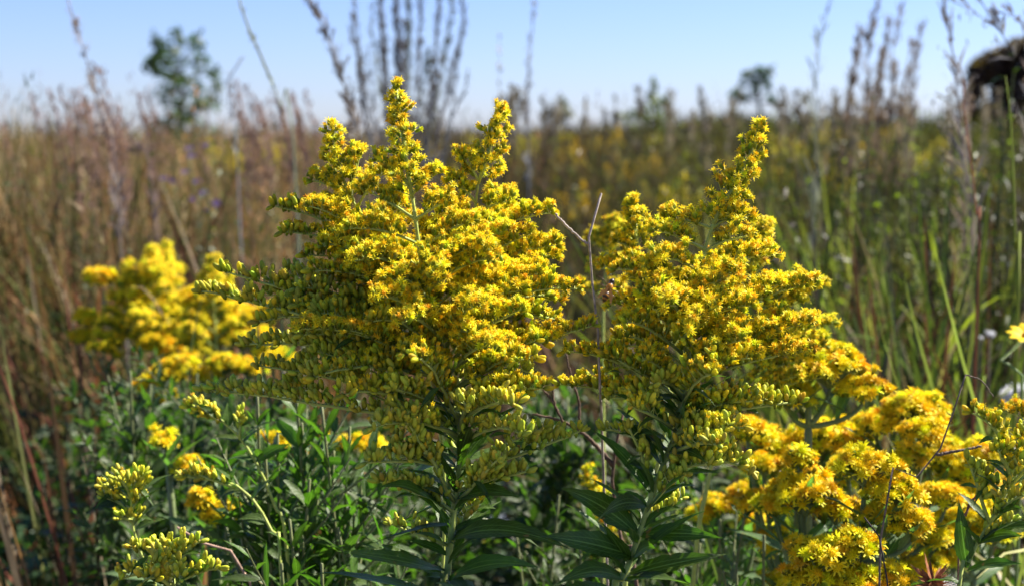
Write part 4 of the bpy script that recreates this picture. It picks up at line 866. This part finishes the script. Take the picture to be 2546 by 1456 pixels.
for (u, v, d, lx, lab) in [(10, 690, 1.25, -.12, 'pale straw grass tuft leaning left at the left edge'), (150, 600, 1.5, -.10, 'reddish grass tuft with the highest blades at the left'), (60, 880, 1.2, -.15, 'red and green grass tuft low at the left edge'), (190, 930, 1.3, -.05, 'grass tuft with a pale folded blade beside the dark left foliage'), (100, 1080, 1.15, -.12, 'grass tuft with broad pale blade bending right at the lower left'), (20, 1180, 1.1, -.2, 'grass tuft in the bottom left corner')]:
    tuft(lab, u, v, d, 0, 24, CR, 9000 + u, .05, (lx, 0), .8, .0055)
rng = R_(9100)
for i in range(80):
    u = rng.uniform(-60, 760); v = rng.uniform(350, 820); tuft('one of the blurred reddish grass tufts in the left meadow', u, v, rng.uniform(1.9, 3.2), 0, 20, CR if v < 500 or i % 3 == 0 else CRG, 9100 + i, .06, (rng.uniform(-.2, .02), 0), .6, .005, 'blurred grass tufts in the left meadow')
for i in range(120):
    u = rng.uniform(1930, 2600); v = rng.uniform(290, 900); tuft('one of the blurred green grass tufts in the right meadow', u, v, rng.uniform(1.5, 3.2), 0, 24, CG, 9200 + i, .06, (rng.uniform(-.15, .15), 0), .8, .006, 'blurred grass tufts in the right meadow')
for i in range(34):
    u = rng.uniform(1250, 1950); v = rng.uniform(400, 950); tuft('one of the brownish grass tufts in the gap between the tall goldenrods', u, v, rng.uniform(2.2, 3.4), 0, 16, [(.19, .12, .095), (.12, .085, .065), (.08, .09, .03)], 9300 + i, .06, (rng.uniform(-.15, .15), 0), .7, .005, 'brownish grass tufts in the middle')
for i in range(44):
    u = rng.uniform(1980, 2600); v = rng.uniform(330, 850); tuft('one of the sunlit yellow green grass tufts in the right meadow', u, v, rng.uniform(1.5, 2.6), 0, 7, [(.30, .40, .03), (.24, .36, .03), (.42, .44, .10)], 11300 + i, .04, (rng.uniform(-.2, .2), 0), 1.2, .008, 'sunlit grass tufts in the right meadow')  # sunlit look put into brighter blade colours than the tufts around them
for (u, v, d, lx, n, col, lab) in [(2440, 470, 1.15, .06, 9, [(.26, .40, .05)], 'bright green grass tuft with the tallest blade bending right'), (2380, 560, 1.2, -.30, 34, [(.40, .38, .26), (.22, .30, .06), (.30, .30, .12)], 'pale silvery grass tuft arching left in front of the dark meadow'), (2360, 690, 1.1, -.28, 22, CP, 'silvery arching grass tuft below the other pale one'), (2490, 620, 1.1, .05, 10, [(.22, .34, .05), (.3, .4, .08)], 'lime green grass tuft near the right edge'), (2420, 880, 1.2, .0, 14, CG, 'upright green grass tuft above the budding plant')]:
    tuft(lab, u, v, d, 0, n, col, 9400 + v, .03, (lx, 0), 1.9 if lx < 0 else 1.1, .0048, vary=.15)

def weed(label, u, v, d, seed, col, group):
    rng = R_(seed); t_ = P(u, v, d); root = np.array([t_[0], t_[1], 0.]); root[2] = float(gz(root[0], root[1])); H = t_[2] - root[2]
    o = thing('tall_weed', label, 'weed', root, group); g = Geo(); n = 3 + int(rng.integers(0, 4)); sg = Geo()
    for k in range(n):
        tip = t_ + rng.normal(size=3) * np.array([.06, .05, .04]) - UP * .10 * k * rng.random(); q = bez(root, (root + tip) / 2 + rng.normal(size=3) * .03, tip, 10); tube(sg, q, [.0028, .0009], 4, np.array(col) * .9)
        T = T_forb(rng, 1., 34, .05, .010); ax = nrm(q[-1] - q[5]); L = np.linalg.norm(q[-1] - q[3]) * 1.05
        inst(g, T, q[3][None], basis(ax[None], np.array([rng.random() * 6])), L, np.array([col]) * rng.uniform(.6, 1.4))
    sg.build('stem', M_grass, o); g.build('foliage', M_fol, o)
WC = [(.035, .028, .018), (.05, .035, .022), (.03, .045, .014), (.02, .03, .012), (.10, .12, .02), (.16, .19, .03)]
rng = R_(12000)
for i in range(64):
    u = rng.uniform(1930, 2620); v = rng.uniform(270, 760) - (40 if u > 2300 else 0); weed('one of the dark tangled weeds in the right meadow', u, v, rng.uniform(1.9, 3.8), 12001 + i, WC[i % 6], 'dark tangled weeds in the right meadow')
for i in range(26):
    u = rng.uniform(100, 720); v = rng.uniform(430, 800); weed('one of the leafy weeds low in the left meadow', u, v, rng.uniform(2.0, 3.2), 12101 + i, [(.04, .06, .018), (.06, .075, .02), (.05, .035, .02)][i % 3], 'leafy weeds low in the left meadow')
for i in range(22):
    u = rng.uniform(1330, 1960); v = rng.uniform(285, 620); weed('one of the olive weeds in the middle of the meadow', u, v, rng.uniform(3.0, 5.5), 12201 + i, [(.10, .10, .02), (.07, .05, .03), (.14, .12, .02)][i % 3], 'olive weeds in the middle of the meadow')
# ---------------------------------------------------------------- distant goldenrods and asters
def distant_goldenrod(label, x, y, h, seed, col=(.80, .55, .03)):
    rng = R_(seed); o = thing('distant_goldenrod', label, 'goldenrod', (x, y, float(gz(x, y))))
    b = wloc(o); g = Geo(); T = T_forb(rng, 1., 50, .07, .016); inst(g, T, b[None], basis(UP[None], np.zeros(1)), h * .9, np.array([[.07, .11, .03]])); g.build('foliage', M_fol, o)
    g = Geo()
    for i in range(5):
        a = i * 1.3; p = b + np.array([math.cos(a) * .045 * (i > 0), math.sin(a) * .045 * (i > 0), h * (.78 if i else .82)]); inst(g, T_tuft(rng, 70, .045, .09), p[None], basis(nrm(np.array([[math.cos(a) * .3, math.sin(a) * .3, 1]])), np.zeros(1)), 1., np.array([col]))
    g.build('flower_head', M_pet, o); return o
pr = [distant_goldenrod('one of the small blurred goldenrods scattered across the far meadow', -.4 + .5 * k, 7 + k, .98, 9500 + k, [(.60, .50, .03), (.50, .46, .05), (.55, .38, .02)][k]) for k in range(3)]
for p in pr: p['group'] = 'goldenrods scattered across the far meadow'
rng = R_(9600)
for i in range(100):
    y = math.exp(rng.uniform(math.log(5.5), math.log(26))); a = rng.uniform(-.02, .30) if i % 6 else rng.uniform(-.25, -.02); x = a * y
    copy_thing(pr[i % 3], (x, y, float(gz(x, y)) + rng.uniform(-.1, .0)), rng.random() * 6, s=rng.uniform(.78, 1.02))
for (u, v, y, lab) in [(722, 425, 5.0, 'lone soft yellow goldenrod above the left grass, left of the rounded spire'), (1440, 415, 4.5, 'small orange yellow goldenrod in the brown grass right of the leaning spire'), (1693, 400, 4.8, 'small bright goldenrod in the gap left of the second tall tip')]:
    q = P(u, v, y); o = copy_thing(pr[0] if u != 1440 else pr[2], (q[0], q[1], q[2] - .93), 1., lab); del o['group']
def aster(label, u, v, d, seed):
    rng = R_(seed); p = P(u, v, d); b = np.array([p[0], p[1] + .05, float(gz(p[0], p[1]))]); o = thing('purple_aster', label, 'aster', b)
    g = Geo(); tube(g, smooth_path([b, (b + p) / 2 + np.array([.02, 0, 0]), p], 12), [.003, .0015], 5, (.12, .15, .05)); g.build('stem', M_stem, o)
    g = Geo()
    for j in range(3):
        c = p + rng.normal(size=3) * .02 * (j > 0)
        for i in range(16):
            a = i * .3927; d_ = np.array([math.cos(a), math.sin(a) * .6 - .4, .5 * math.sin(a)]) * .010; s = nrm(np.cross(d_, [0, 1, .3])) * .0018
            g.add([c, c + d_ * .6 - s, c + d_ * .6 + s, c + d_], [[0, 1, 2], [1, 3, 2]], (.18, .12, .32))
    g.build('flower_head', M_pet, o)
for k, (u, v, d, w_) in enumerate([(470, 368, 3.2, 'highest in the left grass'), (490, 450, 3.0, 'right below the highest one'), (540, 507, 3.0, 'lowest, above the bud branches'), (432, 450, 3.1, 'leftmost in the grass')]):
    aster('small blurred purple aster, ' + w_, u, v, d, 9700 + k)

# ---------------------------------------------------------------- trees beyond the meadow
def tree(label, u0, v0, d, clumps, seed, col, trunk_col=(.07, .06, .05), leaf_s=.05, dens=1., name='young_tree', limbs=True):
    """clumps: (u, v, radius u, radius v) in pixels; each is a branch end with leaves round it"""
    rng = R_(seed); b = P(u0, v0, d); root = np.array([b[0], b[1], float(gz(b[0], b[1]))]); o = thing(name, label, 'tree', root)
    top = P(clumps[0][0], clumps[0][1], d); g = Geo(); tr = smooth_path([root, (root + top) / 2 + np.array([.03, .05, 0]), top], 24); rr = .022 * d / 12
    tube(g, tr, [rr * 1.4, rr * .8, rr * .15], 8, trunk_col)
    cr = Geo()
    for i, (u, v, ru, rv) in enumerate(clumps):
        c = P(u, v, d) + np.array([0, rng.normal() * ru / 3792 * d * .8, 0]); a, h = ru / 3792 * d, rv / 3792 * d
        k = int(np.argmin(np.abs(tr[:, 2] - (c[2] - h * 1.1)))); k = min(k, 20)
        if limbs and i: tube(g, bez(tr[k], (tr[k] + c) / 2 - UP * .05 * a, c, 7), [rr * .5, rr * .12], 5, trunk_col)
        n = int(260 * dens * (a * h) / (leaf_s ** 2) * .035) + 30
        q = nrm(rng.normal(size=(n, 3))) * (rng.random((n, 1)) ** .45) * np.array([a, a, h]); q *= 1 + .35 * np.sin(q[:, :1] / a * 5 + i) * np.cos(q[:, 2:] / h * 4)
        p = c + q; R = basis(nrm(rng.normal(size=(n, 3))), rng.random(n) * 6.28)
        T = (np.array([[0, -.5, 0], [.32, 0, .08], [-.32, 0, .08], [0, .55, 0]]) * leaf_s, np.array([[0, 1, 2], [1, 3, 2]]), np.ones((4, 3)))
        inst(cr, T, p, R, .6 + .8 * rng.random(n), np.array(col) * (.6 + .9 * rng.random((n, 1))) * (1 + rng.normal(size=(n, 3)) * .08))
    g.build('trunk', M_bark, o); cr.build('crown', M_fol, o); return o
tree('young green tree with lobed pointed crown rising from the left meadow', 445, 330, 14,
     [(442, 95, 24, 36), (405, 115, 24, 28), (480, 108, 24, 30), (385, 150, 30, 24), (435, 150, 42, 34), (490, 150, 26, 26), (430, 195, 46, 34), (378, 170, 26, 18), (480, 205, 40, 26), (525, 180, 22, 20), (420, 240, 46, 30), (480, 250, 50, 30), (540, 215, 16, 20), (450, 290, 60, 34), (400, 120, 16, 40), (520, 260, 36, 24), (420, 320, 60, 34), (490, 325, 60, 34)], 9801, (.045, .07, .035), leaf_s=.06, dens=1.15)
tree('small dark umbrella shaped tree on the skyline right of the middle', 1888, 300, 22,
     [(1885, 180, 26, 16), (1858, 186, 20, 12), (1915, 178, 16, 14), (1880, 205, 24, 18), (1832, 234, 24, 13), (1852, 246, 22, 8), (1908, 215, 10, 26), (1872, 228, 12, 12), (1920, 250, 10, 12), (1845, 208, 10, 8)], 9802, (.035, .06, .03), leaf_s=.07, dens=1.7)
tree('pointed yellow green shrub on the skyline between the two goldenrod groups', 1628, 330, 16,
     [(1625, 215, 10, 26), (1622, 250, 20, 26), (1650, 255, 20, 18), (1600, 285, 34, 24), (1650, 290, 36, 26), (1628, 320, 50, 30), (1570, 290, 26, 18)], 9803, (.085, .10, .03), leaf_s=.05, dens=1.2)
tree('small dark green bush on the skyline right of the leaning goldenrod spire', 1400, 310, 14, [(1402, 262, 14, 20), (1412, 285, 24, 18), (1385, 290, 22, 18)], 9804, (.10, .09, .06), leaf_s=.05, dens=.6, name='bush')
tree('dark brown dense tree cut by the right edge, sky showing under its crown', 2500, 300, 20,
     [(2540, 128, 34, 30), (2500, 145, 36, 26), (2465, 168, 34, 28), (2430, 160, 12, 20), (2425, 195, 20, 22), (2455, 198, 36, 18), (2500, 190, 46, 36), (2550, 190, 54, 60), (2600, 150, 70, 56), (2500, 235, 30, 30), (2540, 250, 40, 50), (2412, 235, 9, 40), (2470, 275, 50, 16), (2600, 250, 60, 60), (2640, 200, 60, 90), (2540, 118, 40, 26), (2495, 140, 44, 26), (2448, 170, 36, 30), (2412, 245, 11, 50), (2500, 262, 30, 36), (2445, 285, 44, 18), (2520, 285, 60, 26), (2420, 290, 30, 20), (2428, 232, 14, 26), (2478, 235, 14, 30)], 9805, (.075, .046, .030), leaf_s=.09, dens=11, trunk_col=(.03, .02, .018))

# ---------------------------------------------------------------- insect on the blurred flowers
def insect():
    d = .80; c = P(1512, 722, d); s = d / 3792
    ax = nrm(P(1530, 700, d) - P(1508, 752, d - .004)); o = thing('insect', 'small dark and amber insect on the blurred flowers right of the forked twig', 'insect', c)
    g = Geo(); ts = np.linspace(-1, 1, 22); L = 34 * s
    pts = c + ts[:, None] * ax * L + UP * 0; r = np.interp(ts, [-1, -.8, -.45, -.2, -.05, .15, .4, .55, .62, .8, 1.], np.array([1, 6, 9.5, 8, 3, 8.5, 9, 6, 5.5, 7.5, 2]) * s)
    tube(g, pts, r, 12, (.03, .02, .015)); Cc = g.c[0]; k = np.repeat(np.arange(22), 12)
    for i, kk in enumerate(k):
        t = ts[kk]; Cc[i] = (.50, .22, .02) if (-.18 < t < .02 or .1 < t < .45 or (t < -.3 and kk % 3 == 0)) else (.035, .022, .02)
    g.build('body', M_bug, o); x = nrm(np.cross(ax, [0, 1, 0])); y = np.cross(x, ax)
    for sd_ in (-1, 1):
        for j, t in enumerate((-.05, .15, .38)):
            g = Geo(); p = c + ax * L * t + x * sd_ * 6 * s; m = p + (x * sd_ * (14 + 3 * j) + ax * (j - 1) * 8 - y * 6) * s; e = m + (x * sd_ * 10 + ax * (j - 1.2) * 7 + y * 12) * s
            tube(g, [p, m, e], [1.3 * s, .8 * s, .5 * s], 5, (.10, .04, .015)); g.build('leg', M_bug, o)
        g = Geo(); p = c + ax * L * .95 + x * sd_ * 2 * s; tube(g, [p, p + (ax * 8 + x * sd_ * 5) * s, p + (ax * 14 + x * sd_ * 13) * s], [.6 * s, .4 * s], 4, (.06, .03, .02)); g.build('antenna', M_bug, o)
        g = Geo(); p = c + ax * L * .3 - y * 8 * s; e = p - ax * 42 * s + x * sd_ * 16 * s; w_ = x * sd_ * 9 * s
        q = (p + e) / 2; g.add([p, q - w_ * .4, q + w_, e, e + w_ * .3], [[0, 1, 2], [1, 3, 2], [3, 4, 2]], (.25, .14, .05)); g.build('wing', M_fluff, o)
insect()
# ---------------------------------------------------------------- things at the right edge
def yellow_daisy():
    d = 1.08; c = P(2554, 838, d); b = np.array([c[0] + .01, c[1] + .06, float(gz(c[0], c[1]))]); o = thing('yellow_daisy', 'single broad petalled yellow daisy cut by the right edge', 'flower', b)
    g = Geo(); tube(g, smooth_path([b, P(2540, 1100, d), P(2500, 930, d), P(2488, 890, d + .01), P(2505, 850, d + .01), c + np.array([0, .006, -.002])], 30), [.0018, .001], 6, (.14, .22, .06)); g.build('stem', M_stem, o)
    ax = nrm(np.array([-.1, -.35, .9])); R = basis(ax[None], np.zeros(1))[0]
    for i in range(10):
        a = i * .628; g = Geo(); L = .0125; dr = R @ np.array([math.cos(a), math.sin(a), .25]); s = R @ np.array([-math.sin(a), math.cos(a), 0]); p = c + dr * .002
        pts = bez(p, p + dr * L * .6 + ax * .002, p + dr * L, 6); ww = (np.array([.35, .8, 1, .95, .7, .25]) * .0032)[:, None]; V = np.stack([pts - s * ww, pts + ax * .0005, pts + s * ww], 1).reshape(-1, 3); F = []
        for j in range(5):
            for e in range(2): k = 3 * j + e; F += [[k, k + 1, k + 4], [k, k + 4, k + 3]]
        g.add(V, F, (.90, .66, .02)); g.build('petal', M_pet, o)
    g = Geo(); V, F, Cc = lathe([(.004, 0), (.0042, .002), (.002, .0035), (.0001, .007)], [np.array([.6, .35, .01])] * 4, 10); g.add(c + V @ R.T, F, Cc); g.build('flower_centre', M_pet, o)
yellow_daisy()
def fluff(label, u, v, d, r, n, seed, name='seed_fluff'):
    rng = R_(seed); c = P(u, v, d); rr = r / 3792 * d; b = np.array([c[0], c[1] + .02, float(gz(c[0], c[1]))]); o = thing(name, label, 'seed head', b)
    g = Geo(); tube(g, smooth_path([b, (b + c) / 2, c], 10), [.002, .0012], 5, (.18, .15, .10)); g.build('stem', M_twig, o)
    g = Geo(); q = nrm(rng.normal(size=(n, 3))); L = rr * (.5 + .6 * rng.random((n, 1))) * np.array([1.1, .8, .8]); s = nrm(np.cross(q, rng.normal(size=(n, 3)))) * rr * .035; V = np.stack([np.tile(c, (n, 1)) - s, np.tile(c, (n, 1)) + s, c + q * L + s, c + q * L - s], 1)
    g.add(V.reshape(-1, 3), (np.array([[0, 1, 2], [0, 2, 3]])[None] + np.arange(n)[:, None, None] * 4).reshape(-1, 3), (.78, .78, .80)); g.build('fluff', M_fluff, o)
fluff('soft white fluffy seed head at the right edge above the yellow sprays', 2538, 985, 1.5, 46, 900, 9901)
fluff('tiny white seed head left of the yellow daisy', 2462, 828, 1.6, 13, 160, 9902)
fluff('second tiny white seed head beside the yellow daisy stem', 2438, 838, 1.6, 9, 120, 9903)
fluff('small round white seed head low behind the tallest plant, right of its stem', 1240, 1292, 1.6, 24, 300, 9904)
def dry_head():
    d = .82; c = P(2318, 1452, d); b = np.array([c[0], c[1], float(gz(c[0], c[1]))]); rng = R_(9910); o = thing('dry_flower_head', 'withered brown flower head with white tuft at the bottom edge, lower right', 'seed head', b)
    g = Geo(); tube(g, smooth_path([b, (b + c) / 2 + np.array([.004, 0, 0]), c - UP * .004], 10), [.002, .0014], 6, (.2, .14, .09)); g.build('stem', M_twig, o)
    g = Geo()
    for i in range(70):
        q = nrm(rng.normal(size=3) + UP * .4); p = c + q * .003 * rng.random(); L = .006 + .008 * rng.random(); s = nrm(np.cross(q, rng.normal(size=3))) * .0011; k = .7 + .7 * rng.random(); e = p + q * L + rng.normal(size=3) * .002
        g.add([p - s * .5, p + s * .5, (p + e) / 2 - s, (p + e) / 2 + s, e], [[0, 1, 3], [0, 3, 2], [2, 3, 4]], np.array([.22, .09, .04]) * k)
    g.build('bracts', M_twig, o)
    g = Geo(); n = 160; q = nrm(rng.normal(size=(n, 3)) + np.array([1.4, 0, -.1])); s = nrm(np.cross(q, rng.normal(size=(n, 3)))) * .0002; cc = c + np.array([.004, 0, -.002]); V = np.stack([cc - s, cc + s, cc + q * .013], 1); g.add(V.reshape(-1, 3), np.arange(3 * n).reshape(-1, 3), (.7, .68, .66)); g.build('white_tuft', M_fluff, o)
dry_head()

# leafy shoots that fill the space below the second tall goldenrod
for i, (u, v, d, w_) in enumerate([(1790, 1290, .98, 'leaning left'), (1860, 1230, 1.0, 'highest, under the bud branches of the second goldenrod'), (1900, 1330, .95, 'with its tip before the shaded yellow heads'), (1740, 1350, .97, 'nearest the second stem'), (1830, 1400, .93, 'low by the bottom edge'), (1440, 1330, 1.0, 'left of the second stem, behind its leaves'), (1390, 1230, 1.05, 'under the orange yellow spike'), (1280, 1300, 1.02, 'just right of the tallest stem'), (1500, 1400, .98, 'low between the two stems')]):
    leafy('green shoot ' + w_, (u, v), d, P(u, v, d)[2], 12500 + i * 17, 40, .034, .008, 3, col=(.04, .078, .010))

# dark leafy stems that join the left patch of goldenrods to the tallest one
rng = R_(13000)
for i in range(26):
    u = rng.uniform(300, 760); v = rng.uniform(900, 1080) - .10 * (760 - u) + 30; d = rng.uniform(1.12, 1.6)
    leafy('dark leafy stem between the left goldenrod patch and the tallest goldenrod', (u, v), d, P(u, v, d)[2], 13001 + i * 11, 60, .045, .011, 4, (.030, .056, .011), 'dark leafy stems below the left goldenrod patch', parts=False)
